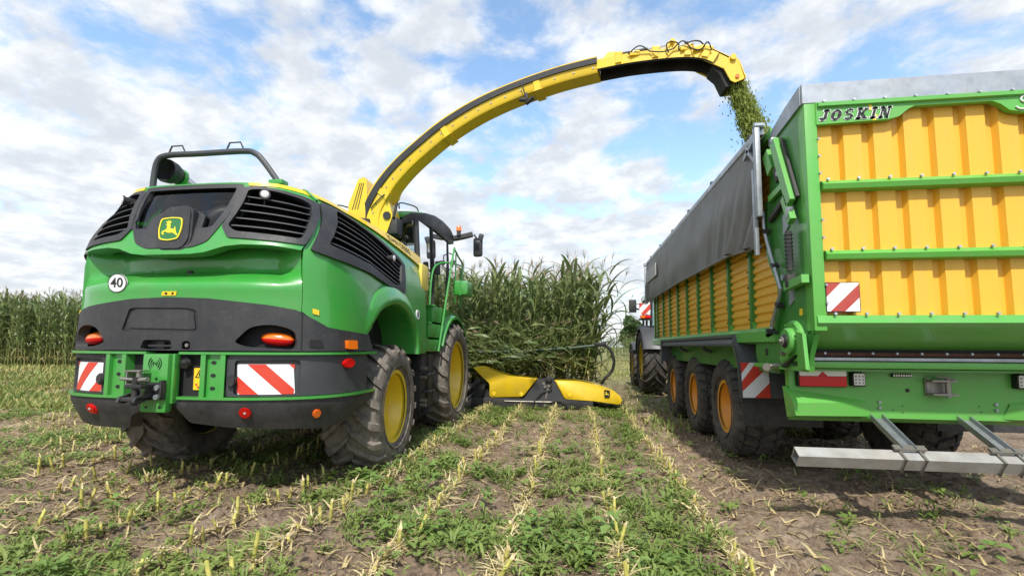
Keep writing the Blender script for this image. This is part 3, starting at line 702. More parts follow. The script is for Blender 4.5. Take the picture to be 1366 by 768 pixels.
for sg in (1, -1):
    for nm, m_, lo_, hi_ in (('orange_lens', LORG, .0, 1.0), ('red_lens', LRED, -1.0, .0)):
        mb = MB(); rows = []
        for i in range(17):
            t = i / 16; u_ = sg * (.445 + .165 * t); k = max(.02, 1 - abs(2 * t - 1) ** 2.6) ** .5; row = []
            for j in range(6):
                q = lo_ + (hi_ - lo_) * j / 5; row.append(HS(u_, 1.532 + .062 * q * k - .02 * (t - .5), -.085 + .06 * k * math.sqrt(max(0, 1 - q * q * .92)) + .02 * t))
            rows.append(row)
        mb.grid(rows); mb.build(nm, m_, apron, smooth=180)
# corner divider lines and black box details on the apron flank
for sg in (1, -1):
    mb = MB(); panel(mb, [(sg * .625, 1.41), (sg * .63, 1.41), (sg * .637, 1.79), (sg * .632, 1.79)], HS, .034, .02, du=.05, dv=.1); mb.build('apron_joint', DARK, apron)
    mb = MB(); c1 = HS(sg * .70, 1.50, .02)
    panel(mb, rpoly([(sg * .665, 1.455), (sg * .735, 1.455), (sg * .725, 1.53), (sg * .668, 1.53)], .01), HS, .036, .0, du=.03); mb.build('flank_vent', DARK, apron)
    mb = MB(); panel(mb, rpoly([(sg * .85, 1.44), (sg * .905, 1.44), (sg * .905, 1.53), (sg * .85, 1.53)], .01), HS, .075, .0, du=.03); mb.build('side_marker', LORG, apron)

# ---- green belly
mb = MB()
bel = [(-.66, 1.80), (-.605, 1.80), (-.48, 1.84), (-.335, 1.87), (-.2, 1.90), (0, 1.915), (.2, 1.90), (.335, 1.87), (.48, 1.84), (.605, 1.80), (.632, 1.80), (.655, 2.50), (.3, 2.52), (0, 2.46), (-.3, 2.52), (-.655, 2.50)]
panel(mb, bel, HBELLY, .012, -.03, du=.05, dv=.04)
belly = mb.build('rear_panel', GREEN, HV)
# lettering and stickers on it
mb = MB(); panel(mb, ell(-.29, 2.075, .060, .092, 28), HS, .018, .008, du=.05); s40 = mb.build('speed_sticker', WHITE, HV)
mb = MB(); panel(mb, ell(-.29, 2.075, .060, .092, 28), HS, .0185, .012, holes=[ell(-.29, 2.075, .055, .085, 28)], du=.05); text_panel(mb, '40', HS, .13, .0205, cu=-.29, cv=2.075, sx=.62, bold=.002); mb.build('speed_digits', INK, s40)
mb = MB(); panel(mb, [(-.04, 1.945), (.035, 1.945), (.040, 1.985), (-.035, 1.985)], HS, .018, .008); ys = mb.build('yellow_sticker', STICK, HV)
mb = MB(); panel(mb, ell(-.015, 1.965, .008, .012, 8), HS, .0195, .012); panel(mb, [(.012, 1.953), (.022, 1.953), (.026, 1.977), (.016, 1.977)], HS, .0195, .012); mb.build('sticker_print', INK, ys)
mb = MB(); c0 = HBELLY(.02, 2.19, .012); mb.cyl((c0[0], c0[1] - .01, c0[2]), (c0[0], c0[1] + .02, c0[2]), .03, 10); mb.build('rubber_plug', DKMETAL, HV)

# ---- upper rear hood with window and grilles
ZT = lambda a: lerp([(0, 3.115), (.4, 3.12), (.6, 3.14), (.8, 3.12), (1.0, 3.11), (1.12, 3.09), (1.5, 3.01), (1.9, 2.89), (2.05, 2.84)], abs(a))
g_r = [(.345, 3.06), (.245, 2.62), (.285, 2.50), (.655, 2.455), (.80, 2.98), (.74, 3.02), (.60, 3.06), (.45, 3.085)]
win = [(-.37, 3.10), (.37, 3.10), (.19, 2.46), (.12, 2.40), (-.12, 2.40), (-.19, 2.46)]
top = [(u, ZT(u) - .0) for u in np.linspace(.83, -.83, 31)]
lip = [(-.64, 2.42), (-.50, 2.43), (-.36, 2.43), (-.28, 2.41), (-.19, 2.35), (-.12, 2.335), (.12, 2.335), (.19, 2.35), (.28, 2.41), (.36, 2.43), (.50, 2.43), (.64, 2.40)]
mb = MB()
panel(mb, lip + top, HS, .04, -.14, holes=[rpoly(win, .03), rpoly(g_r, .02), rpoly(mir(g_r), .02)], du=.05, dv=.12)
hood = mb.build('hood', GREEN, HV)
# deck
mb = MB(); rows = []
for u in np.linspace(.0, 2.0, 33):
    a = HS(u, ZT(u), .03); zc_ = ZT(u); rows.append([(a[0] * k, a[1], zc_ - .02 * (1 - k * k) - .004) for k in (-1, -.8, -.5, 0, .5, .8, 1)])
mb.grid(rows); mb.build('deck', GREEN, HV)
# yellow stripe along the top edge
for sg in (1, -1):
    mb = MB(); us = np.linspace(.40, 1.97, 40)
    lo_ = [(sg * u, ZT(u) - lerp([(.4, .035), (.8, .06), (1.1, .09), (1.5, .15), (2.0, .18)], u)) for u in us]; hi_ = [(sg * u, ZT(u) - .006) for u in us[::-1]]
    panel(mb, lo_ + hi_, HS, .048, .0, du=.06); stripe = mb.build('yellow_stripe', YEL, HV)
    mb = MB(); panel(mb, [(sg * u_, z_) for u_, z_ in ((.80, ZT(.8) - .10), (.825, ZT(.82) - .10), (.80, ZT(.8) + .01), (.775, ZT(.78) + .01))], HS, .056, .0); mb.build('stripe_joint', GREEN, stripe)
    mb = MB(); zl = ZT(1.6) - .082
    text_panel(mb, 'JOHN DEERE', lambda a, b, h: HS(sg * (1.60 + sg * a * .49), zl + b - sg * a * .147, h), .118, .052, bold=.001, sx=1.0); mb.build('name_lettering', INK, stripe)
    mb = MB(); text_panel(mb, '9500i', lambda a, b, h: HS(sg * (1.80 + sg * a * .49), 2.60 + b - sg * a * .16, h), .115, .032, bold=.001, shear=.15, sx=.85); mb.build('model_digits', CREAM, HV)

# window: dark frame, tinted glass with an air duct behind, emblem boss
mb = MB()
gl = rpoly([(-.315, 3.055), (.315, 3.055), (.195, 2.615), (.145, 2.60), (.145, 2.74), (.09, 2.80), (-.10, 2.80), (-.15, 2.74), (-.16, 2.615), (-.255, 2.615)], .015)
panel(mb, rpoly(win, .03), HS, .05, -.06, holes=[gl], du=.05, dv=.15); wf = mb.build('rear_window', BLK, HV)
mb = MB(); panel(mb, gl, HS, .012, .010, du=.05, dv=.15, rim=False); mb.build('mesh_glass', DKGLASS, wf)
mb = MB(); panel(mb, [(-.38, 2.42), (.38, 2.42), (.42, 3.08), (-.42, 3.08)], HS, -.45, -.46, du=.1)
for sx_ in (-.62, .62): mb.box((sx_, -1.18, 2.72), (.02, .5, .65))
mb.box((0, -1.1, 2.45), (1.2, .5, .02)); mb.build('engine_bay', DARK, HV)
mb = MB(); mb.tube(spline([(.13, -1.50, 2.50), (.16, -1.55, 2.70), (.25, -1.50, 2.82), (.42, -1.38, 2.86), (.62, -1.3, 2.86)], 5), .085, 14)
for p_ in ((.28, -1.485, 2.835), (.36, -1.43, 2.855)): mb.tube([(p_[0] - .015, p_[1] + .01, p_[2]), (p_[0] + .015, p_[1] - .01, p_[2])], .094, 14)
mb.build('air_duct', BLK2, HV)
mb = MB()
for k in range(16): mb.tube([(.0 + k * .028, -1.35, 2.99), (.02 + k * .028, -1.35, 3.02)], .006, 5)
mb.tube([(-.40, -1.40, 2.70), (-.2, -1.38, 2.86), (.05, -1.36, 2.92)], .012, 6); mb.build('cooling_screen', STEEL, HV)
# emblem
boss = rpoly([(-.16, .10), (-.10, .235), (.12, .245), (.19, .20), (.215, -.12), (.15, -.21), (-.10, -.21), (-.165, -.14)], .05)
ES = plane_surf((.02, -1.845, 2.585), (1, 0, 0), (0, .13, 1))
mb = MB(); panel(mb, boss, ES, .0, -.16); panel(mb, [(a * .93 - .01, b * .93) for a, b in boss], ES, .012, -.02); bo = mb.build('emblem_boss', BLK, HV)
E_ = lambda pts: [((x - 667) / 205 * .262 - .015, -(y - 457) / 205 * .262) for x, y in pts]
shield = rpoly(E_([(578, 372), (668, 364), (758, 371), (768, 455), (748, 537), (663, 552), (588, 540), (568, 458)]), [.03, .02, .03, .04, .03, .03, .03, .04])
sh_in = [((a + .015) * .91 - .015, b * .91) for a, b in shield]
mb = MB(); panel(mb, shield, ES, .022, .0, holes=[sh_in]); 
deer = E_([(628, 425), (639, 412), (628, 404), (626, 394), (632, 396), (636, 403), (640, 404), (638, 390), (643, 390), (647, 404), (652, 403), (653, 388), (658, 388), (658, 402), (668, 398), (672, 402), (662, 414), (660, 420), (668, 430), (664, 445), (672, 454), (690, 460), (702, 456), (702, 440), (707, 440), (712, 456), (716, 470), (720, 485), (732, 498), (740, 512), (726, 508), (706, 494), (694, 487), (678, 489), (660, 488), (645, 485), (632, 478), (622, 480), (612, 487), (622, 500), (616, 505), (600, 490), (604, 476), (622, 468), (634, 462), (640, 450), (640, 432)])
panel(mb, deer, ES, .020, .014); em = mb.build('deer_emblem', LOGOY, bo)
mb = MB(); panel(mb, sh_in, ES, .016, .0); mb.build('emblem_field', LOGOG, bo)

def bil(q, s, t):                        # bilinear patch in (u, z)
    (a, b, c, d) = q
    return tuple((1 - t) * ((1 - s) * a[i] + s * b[i]) + t * ((1 - s) * d[i] + s * c[i]) for i in (0, 1))
def grille(sg, outer, inner, q, nsl, name, slope=0.0):
    mb = MB()
    O = [(sg * a, b) for a, b in rpoly(outer, .02)]; I = [(sg * a, b) for a, b in rpoly(inner, .03)]
    panel(mb, O, HS, .055, -.06, holes=[I], du=.05, dv=.12)
    mid = [((O[i][0]), O[i][1]) for i in range(len(O))]
    g = mb.build(name, BLK, HV)
    mb = MB(); panel(mb, I, HS, -.13, -.14, du=.05, dv=.2); mb.build('grille_backing', DARK, g)
    for k in range(1, nsl + 1):
        t = k / (nsl + 1); mb = MB(); pts = [bil(q, s, t) for s in np.linspace(0, 1, 15)]
        rows = []
        for (u_, z_) in pts:
            z_ += slope
            rows.append([HS(sg * u_, z_, .028), HS(sg * u_, z_ - .014, .032), HS(sg * u_, z_ + .02, -.10), HS(sg * u_, z_ + .036, -.10)])
        mb.grid(rows, closed=True); mb.build('slat', BLK2, g)
    return g
gi = [(.385, 3.035), (.275, 2.63), (.315, 2.565), (.635, 2.515), (.735, 2.93), (.69, 2.985), (.57, 3.03), (.46, 3.05)]
g_q = [(.27, 2.56), (.64, 2.505), (.745, 2.96), (.38, 3.05)]
side_o = [(.685, 2.415), (.80, 2.36), (1.05, 2.29), (1.44, 2.165), (1.53, 2.19), (1.575, 2.60), (1.52, 2.675), (1.2, 2.86), (.95, 2.985), (.835, 3.01), (.80, 2.955)]
side_i = [(.775, 2.50), (1.0, 2.41), (1.36, 2.265), (1.45, 2.285), (1.515, 2.595), (1.46, 2.655), (1.15, 2.835), (.92, 2.955), (.90, 2.93)]
s_q = [(.765, 2.47), (1.43, 2.245), (1.525, 2.62), (.895, 2.965)]
for sg in (1, -1):
    g = grille(sg, g_r, gi, g_q, 5, 'rear_grille'); grille(sg, side_o, side_i, s_q, 6, 'side_grille')
    for u_, z_ in ((.475, 2.975), (1.33, 2.605)):
        c0 = Vector(HS(sg * u_, z_, .05)); n_ = (Vector(HS(sg * u_, z_, .15)) - c0).normalized()
        mb = MB(); mb.cyl(c0 - n_ * .09, c0 + n_ * .03, .03, 10, r2=.045); mb.cyl(c0 + n_ * .03, c0 + n_ * .045, .052, 14); mb.cyl(c0 - Vector((0, 0, .09)) - n_ * .05, c0 - n_ * .02, .009, 6); wl_ = mb.build('work_light', DKMETAL, HV)
        mb = MB(); mb.lathe([(0, .040), (.008, .034), (.012, .02), (.013, .0005)], axis='z', n=14)
        o_ = mb.build('lamp_lens', LWHT, wl_); o_.location = c0 + n_ * .044; o_.rotation_euler = n_.to_track_quat('Z', 'Y').to_euler()

# ---- side panels with wheel arch
ARCH = [(.985, 1.60), (1.02, 1.74), (1.10, 1.88), (1.20, 1.96), (1.32, 2.0), (1.44, 1.98), (1.54, 1.91), (1.62, 1.80), (1.675, 1.65), (1.70, 1.48), (1.70, 1.36)]
sp = [(.655, 2.425), (.634, 1.80), (.70, 1.705), (.765, 1.645), (.83, 1.63)] + ARCH + [(2.0, 1.36), (2.0, 2.765)] + [(u, ZT(u)) for u in np.linspace(1.95, .84, 16)]
for sg in (1, -1):
    mb = MB(); panel(mb, [(sg * a, b) for a, b in sp], HS, .022, -.05, holes=[[(sg * a, b) for a, b in rpoly(side_o, .02)]], du=.06, dv=.12)
    spn = mb.build('side_panel', GREEN, HV)
    mb = MB(); path = [HS(u, z, 0) for u, z in ARCH]; pp = spline([(p[1], p[2], p[0]) for p in path], 5); rows = []
    for i, p in enumerate(pp):
        t = (pp[min(i + 1, len(pp) - 1)] - pp[max(i - 1, 0)]); n_ = Vector((-t.y, t.x)); n_.normalize()       # outward in (y, z)
        row = []
        for d_, o_ in ((.0, -.45), (0, .02), (0.005, .085), (.03, .105), (.10, .09), (.18, .055), (.26, .012), (.27, -.02)):
            kf = .2 + .8 * min(1, i / (len(pp) * .30)); d2 = d_ * (.35 + .65 * kf) if d_ > .05 else d_
            row.append((sg * (p.z + (o_ * kf if o_ > .03 else o_)), p.x + n_.x * d2, p.y + n_.y * d2))
        rows.append(row)
    mb.grid(rows); mb.build('wheel_arch', GREEN, HV, smooth=60)
    mb = MB(); panel(mb, ell(sg * 1.80, 1.935, .035, .075, 22), HS, .03, .015); ss = mb.build('speed_sticker', WHITE, HV)
    mb = MB(); text_panel(mb, '40', lambda a, b, h: HS(sg * (1.80 + sg * a * .49), 1.935 + b, h), .105, .033, sx=.62, bold=.002); mb.build('speed_digits', INK, ss)
    mb = MB(); panel(mb, [(sg * .685, 1.785), (sg * .715, 1.77), (sg * .715, 1.82), (sg * .685, 1.835)], HS, .032, .015); mb.build('yellow_sticker', STICK, HV)
    # dark inner wheel well and chassis behind
mb = MB(); mb.box((0, .3, 1.72), (2.2, 2.8, 1.0)); mb.box((0, 1.9, 1.25), (1.9, 2.6, 1.1)); mb.box((0, .0, .8), (2.0, .35, .35), bev=.08); mb.box((0, 1.6, .75), (.7, 3.5, .45), bev=.05)
mb.box((0, -1.35, 1.15), (2.3, .5, .5)); mb.build('chassis', DARK, HV)
mb = MB(); mb.box((1.31, 1.62, 1.8), (.02, .5, .9)); mb.build_each('inner_shield', DARK, HV)

# ---- wheels
def build_wheel(parent, loc, R, W, rr, sg, lugs, lugh, rimmat, rubmat, dish=1, style='lug', steer=0, curve=.42, lw=.055):
    mb = MB(); w_ = W
    d1 = rimprof = [(.42 * w_, rr - .03), (.43 * w_, rr + .012), (.40 * w_, rr + .022), (.375 * w_, rr + .004), (.36 * w_, rr - .035), (.24 * w_, rr - .055), (.20 * w_, rr - .07), (.10 * w_ * dish, rr - .10), (.03 * w_ * dish, rr * .66), (.03 * w_ * dish, rr * .42), (.10 * w_, rr * .38), (.12 * w_, rr * .34), (.12 * w_, rr * .22), (.20 * w_, rr * .20), (.21 * w_, rr * .15), (.21 * w_, .001)]
    mb.lathe([(sg * a, b) for a, b in rimprof], n=48)
    mb.lathe([(sg * a, b) for a, b in [(-.36 * w_, rr - .03), (-.42 * w_, rr + .01), (-.40 * w_, rr + .02), (-.1 * w_, rr - .08), (.03 * w_, rr - .10)]], n=36)
    for k in range(10):
        q = 2 * PI * k / 10; a_, b_ = rr * .50 * math.cos(q), rr * .50 * math.sin(q); mb.cyl((sg * .02 * w_, a_, b_), (sg * (.03 * w_ + .035), a_, b_), .017, 6)
    wh = mb.build('wheel', rimmat, parent, smooth=40, loc=loc, rot=(0, 0, steer))
    Rc = R - lugh; hw = W / 2; dr = Rc - rr; mb = MB()
    prof = [(-.40 * W, rr - .02), (-.46 * W, rr + .15 * dr), (-.50 * W, rr + .42 * dr), (-.49 * W, rr + .72 * dr), (-.455 * W, rr + .90 * dr), (-.40 * W, rr + .975 * dr), (-.2 * W, Rc + .004), (0, Rc + .008)]
    prof = prof + [(-a, b) for a, b in prof[-2::-1]]
    mb.lathe(prof, n=64)
    # raised ring on the sidewall
    mb.lathe([(sg * .478 * W, rr + .20 * dr), (sg * (.478 * W + .014), rr + .22 * dr), (sg * (.484 * W + .012), rr + .26 * dr), (sg * .486 * W, rr + .28 * dr)], n=56)
    def prad(x):
        return lerp([(0, Rc + .008), (.2 * W, Rc + .004), (.40 * W, rr + .975 * dr), (.455 * W, rr + .90 * dr), (.49 * W, rr + .74 * dr), (.5 * W, rr + .45 * dr)], abs(x))
    if style == 'lug':
        for s_ in (-1, 1):
            for k in range(lugs):
                q0 = 2 * PI * (k + (.5 if s_ > 0 else 0)) / lugs; rows = []
                for j in range(9):
                    t = j / 8; x = (-.03 + .515 * min(t / .86, 1.0)) * W; ang = q0 + curve * (min(t, .86) / .86) ** .85
                    if t <= .86: rb = prad(x) - .02; rt = lerp([(0, R), (.7, R - .004), (.86, R - .035)], t)
                    else: x = .487 * W; rb = Rc - .30 * dr; rt = Rc - .14 * dr; x2 = .53 * W
                    wd = lw / 2 / R * lerp([(0, .8), (.5, 1.0), (.86, 1.35), (1, 1.3)], t)
                    sl = .012 / R
                    if t <= .86: rows.append([(s_ * x, rb, ang - wd - sl), (s_ * x, rt, ang - wd), (s_ * x, rt, ang + wd), (s_ * x, rb, ang + wd + sl)])
                    else: rows.append([(s_ * .47 * W, rb, ang - wd), (s_ * .515 * W, rt, ang - wd), (s_ * .515 * W, rt, ang + wd), (s_ * .47 * W, rb, ang + wd)])
                rr_ = [[(x, r_ * math.cos(a_), r_ * math.sin(a_)) for x, r_, a_ in row] for row in rows]
                mb.grid(rr_, closed=True); mb.add(rr_[0], [(0, 1, 2, 3)]); mb.add(rr_[-1], [(3, 2, 1, 0)])
    else:
        for k in range(lugs):
            for ci, (xa, xb, ph, sk) in enumerate(((-.50, -.33, 0, .03), (-.30, -.02, .5, .05), (.02, .30, 0, -.05), (.33, .50, .5, -.03))):
                q0 = 2 * PI * (k + ph) / lugs; wd = lw / 2 / R; rows = []
                for j in range(4):
                    t = j / 3; x = (xa + (xb - xa) * t) * W; e = abs(x) / W; rt = lerp([(0, R), (.36, R - .006), (.44, R - .03), (.5, R - .085)], e); rb = min(prad(x) - .015, rt - .02) if e < .45 else rt - .05; a_ = q0 + sk * (t - .5) * 2
                    rows.append([(x, rb * math.cos(a_ - wd * 1.1), rb * math.sin(a_ - wd * 1.1)), (x, rt * math.cos(a_ - wd), rt * math.sin(a_ - wd)), (x, rt * math.cos(a_ + wd), rt * math.sin(a_ + wd)), (x, rb * math.cos(a_ + wd * 1.1), rb * math.sin(a_ + wd * 1.1))])
                mb.grid(rows, closed=True); mb.add(rows[0], [(0, 1, 2, 3)]); mb.add(rows[-1], [(3, 2, 1, 0)])
    mb.build('tyre', rubmat, wh, smooth=30)
    mb = MB(); mb.lathe([(-sg * .385 * W, rr + .01), (-sg * .33 * W, rr * .8), (-sg * .20 * W, rr * .55), (-sg * .25 * W, rr * .45), (-sg * .25 * W, .001)], n=32); mb.build('wheel_inside', DKMETAL, wh)
    return wh
for sg in (1, -1):
    build_wheel(HV, (sg * 1.30, 0.0, .72), .775, .70, .44, sg, 18, .050, YELRIM, RUB, steer=rad(1.5), dish=.2, lw=.068)
    build_wheel(HV, (sg * 1.24, 3.2, .93), .985, .80, .62, sg, 20, .055, YELRIM, RUB, dish=.2, lw=.075)

# ---- roll bar, exhaust
mb = MB(); yb = -1.25
mb.tube(spline([(-.84, yb, 3.10), (-.835, yb, 3.35), (-.80, yb, 3.54), (-.68, yb, 3.60), (-.3, yb, 3.60), (.25, yb, 3.60), (.40, yb, 3.57), (.52, yb, 3.46), (.72, yb, 3.20)], 5), .033, 10)
for a in (-.65, .07): mb.tube([(a - .02, yb, 3.61), (a + .02, yb, 3.705), (a + .15, yb, 3.705), (a + .20, yb, 3.61)], .010, 6)
mb.build('roll_bar', BLK2, HV)
mb = MB(); mb.box((-.84, yb, 3.20), (.12, .10, .05), bev=.01); mb.box((.70, yb, 3.22), (.16, .12, .05), bev=.01); mb.build_each('bar_foot', GREEN, HV)
mb = MB(); mb.lathe([(-.10, .130), (-.085, .136), (.0, .126), (.06, .100), (.10, .080), (.09, .07), (.02, .09), (-.06, .118), (-.10, .130)], c=(-.72, -1.13, 3.44), axis='y', n=28); mb.lathe([(.05, .001), (.05, .095)], c=(-.72, -1.13, 3.44), axis='y', n=20); ex = mb.build('exhaust_pipe', BLK, HV)
mb = MB(); mb.cyl((-.72, -1.06, 3.44), (-.66, -.2, 3.12), .072, 20); mb.build('exhaust_tube', CHROME, ex)
mb = MB(); mb.lathe([(-.02, .085), (-.02, .10), (.03, .10), (.03, .08)], c=(-.715, -1.03, 3.43), axis='y', n=20); mb.build('exhaust_bracket', GREEN, ex)

# ---- rear of cab deck, tank, steps, ladder
mb = MB(); rows = []
for y_, z_, w__ in ((1.30, 2.90, 1.32), (1.7, 3.06, 1.12), (2.2, 3.05, .98), (2.5, 2.9, .9)):
    rows.append([(w__, y_, 1.6), (w__, y_, z_ - .18), (w__ - .16, y_, z_), (0, y_, z_ + .06), (-w__ + .16, y_, z_), (-w__, y_, z_ - .18), (-w__, y_, 1.6)])
mb.grid(rows); mb.build('engine_cover', GREEN, HV, smooth=50)
mb = MB(); mb.box((1.40, 1.36, 2.55), (.26, .36, .42), bev=.06); mb.build('side_tank', LOGOY if False else mat('pale_yellow_tank', (.80, .62, .10), .45, dust=.2), HV)
mb = MB()
for sg in (1, -1):
    for y0, z0, z1 in ((1.44, 1.37, 1.60), (1.62, 1.60, 1.86), (1.84, 1.86, 2.16)):
        mb.box((sg * 1.33, (y0 + 3.0) / 2, (z0 + z1) / 2), (.36, 3.0 - y0, z1 - z0 - .03), bev=.012); mb.box((sg * 1.34, y0 + .03, z1 - .01), (.40, .12, .03), bev=.008)
    mb.box((sg * 1.42, 1.40, 1.80), (.16, .03, .84), bev=.01)
mb.build_each('entry_step', GREEN, HV)
mb = MB()
for sg in (1, -1):
    mb.box((sg * 1.33, 1.80, .92), (.24, .62, .86), bev=.02); mb.box((sg * 1.46, 1.80, .92), (.03, .10, .84)); mb.box((sg * 1.30, 2.25, .9), (.2, .2, .6))
    for zz in (.45, .75, 1.02): mb.box((sg * 1.50, 1.70, zz), (.14, .32, .035), bev=.01)
mb.build_each('battery_box', DKMETAL, HV)
mb = MB()
for sg in (1, -1):
    for zz in (.55, .62, .98, 1.12): mb.cyl((sg * 1.44, 1.48, zz), (sg * 1.54, 1.48, zz), .03, 10)
mb.build_each('valve', STEEL, HV)
mb = MB()
for sg in (1, -1):                                                     # front fenders
    rows = []
    for k in range(13):
        q = rad(20 + 130 * k / 12); y_, z_ = 3.2 + 1.10 * math.cos(q), .93 + 1.14 * math.sin(q); rows.append([(sg * 1.10, y_, z_), (sg * 1.50, y_, z_ + .01), (sg * 1.58, y_, z_ - .03), (sg * 1.58, 3.2 + 1.05 * math.cos(q), .93 + 1.06 * math.sin(q))])
    mb.grid(rows)
mb.build_each('front_fender', GREEN, HV, smooth=50)
mb = MB(); mb.box((0, 3.3, 2.13), (2.6, 2.3, .08), bev=.02); mb.build('cab_platform', GREEN, HV)
for sg in (1, -1):
    mb = MB(); X_ = sg * 1.54
    mb.tube(spline([(X_, 2.10, 1.38), (X_, 2.55, 2.35), (X_, 3.02, 3.28), (X_, 3.10, 3.34), (X_, 3.4, 3.26), (X_, 3.75, 3.17), (X_, 3.72, 2.9), (X_, 3.6, 2.25)], 4), .019, 8)
    mb.tube(spline([(X_ - sg * .25, 2.35, 2.15), (X_ - sg * .25, 2.45, 2.75), (X_ - sg * .2, 2.62, 2.98), (X_ - sg * .02, 2.90, 3.05), (X_, 3.7, 3.12)], 4), .017, 8)
    mb.tube([(X_, 2.75, 2.78), (X_, 3.62, 2.55)], .014, 6); mb.tube([(X_, 3.2, 3.28), (X_, 3.15, 2.3)], .014, 6); mb.tube([(X_, 3.62, 2.62), (X_, 2.85, 2.50)], .012, 6)
    mb.build('handrail', GREEN, HV)
    mb = MB(); mb.box((sg * 1.66, 3.35, 2.60), (.30, .5, .28), bev=.05); mb.box((sg * 1.66, 3.09, 2.60), (.03, .02, .3)); mb.build('toolbox', GREEN, HV)

# ---- cab
mb = MB(); rows = []
RP_ = [(2.42, 3.92, .72), (2.50, 4.02, .86), (2.9, 4.12, .98), (3.4, 4.20, 1.02), (4.0, 4.24, 1.02), (4.6, 4.22, 1.02), (5.05, 4.16, .98), (5.32, 4.08, .90)]
for y_, z_, w__ in RP_: rows.append([(w__, y_, z_ - .11), (w__ - .02, y_, z_ - .075), (w__ - .12, y_, z_ - .045), (0, y_, z_ - .02), (-w__ + .12, y_, z_ - .045), (-w__ + .02, y_, z_ - .075), (-w__, y_, z_ - .11)])
mb.grid(rows); mb.add(rows[0], [tuple(range(7))]); mb.add(rows[-1], [tuple(range(7))]); cab = mb.build('cab_roof', GREEN, HV, smooth=50)
mb = MB(); rows = []
for (y_, z_, w__), zb in zip(RP_, (3.72, 3.76, 3.84, 3.86, 3.86, 3.84, 3.88, 3.98)): rows.append([(w__ + .02, y_, z_ - .08), (w__ + .03, y_, z_ - .13), (w__ - .02, y_, zb), (-w__ + .02, y_, zb), (-w__ - .03, y_, z_ - .13), (-w__ - .02, y_, z_ - .08)])
mb.grid(rows, True); mb.add(rows[0], [tuple(range(6))]); mb.add(rows[-1], [tuple(range(6))]); mb.build('roof_visor', BLK, cab, smooth=40)
mb = MB()
for sg in (1, -1):
    mb.tube([(sg * .95, 2.62, 2.1), (sg * .97, 2.60, 2.9), (sg * .93, 2.55, 3.80)], .055, 8); mb.tube([(sg * .98, 3.55, 2.1), (sg * 1.0, 3.5, 3.0), (sg * .97, 3.4, 3.86)], .028, 8); mb.tube([(sg * .92, 4.55, 2.1), (sg * .95, 4.75, 3.0), (sg * .95, 4.60, 3.88)], .045, 8)
mb.box((0, 2.60, 2.35), (1.9, .06, .5)); mb.box((0, 3.55, 2.22), (1.95, 2.1, .12), bev=.02); mb.build('cab_frame', BLK, HV)
mb = MB()
for sg in (1, -1): mb.add([(sg * .98, 2.66, 2.28), (sg * .96, 4.52, 2.28), (sg * .97, 4.60, 3.86), (sg * .95, 2.58, 3.82)], [(0, 1, 2, 3)])
mb.add([(-.93, 2.60, 2.6), (.93, 2.60, 2.6), (.91, 2.53, 3.80), (-.91, 2.53, 3.80)], [(0, 1, 2, 3)]); mb.add([(-.90, 4.56, 2.3), (.90, 4.56, 2.3), (.93, 4.62, 3.86), (-.93, 4.62, 3.86)], [(0, 1, 2, 3)])
mb.build_each('cab_window', CABGLASS, HV, smooth=0)
mb = MB(); mb.box((-.1, 3.4, 2.55), (.55, .55, .14), bev=.05); mb.box((-.1, 3.12, 2.95), (.52, .14, .75), bev=.05); mb.box((-.1, 3.10, 3.42), (.28, .10, .2), bev=.04); mb.tube([(-.1, 4.3, 2.3), (-.1, 4.05, 2.95)], .04, 8); mb.tube([(-.1 + .19 * math.cos(q), 4.03 + .06 * math.sin(q), 2.98 + .18 * math.sin(q)) for q in np.linspace(0, 2 * PI, 16)], .014, 6); mb.build('cab_seat', BLK, HV)
mb = MB(); mb.tube(spline([(.62, 2.5, 4.02), (.62, 2.52, 4.14), (.66, 3.0, 4.24), (.68, 3.3, 4.27), (.68, 3.42, 4.20)], 4), .014, 6); mb.tube(spline([(-.62, 2.5, 4.02), (-.62, 2.52, 4.14), (-.66, 3.0, 4.24), (-.68, 3.3, 4.27), (-.68, 3.42, 4.20)], 4), .014, 6); mb.tube(spline([(.70, 2.51, 3.2), (.76, 2.50, 3.5), (.80, 2.50, 3.45)], 4), .014, 6); mb.build('roof_rail', BLK2, HV)
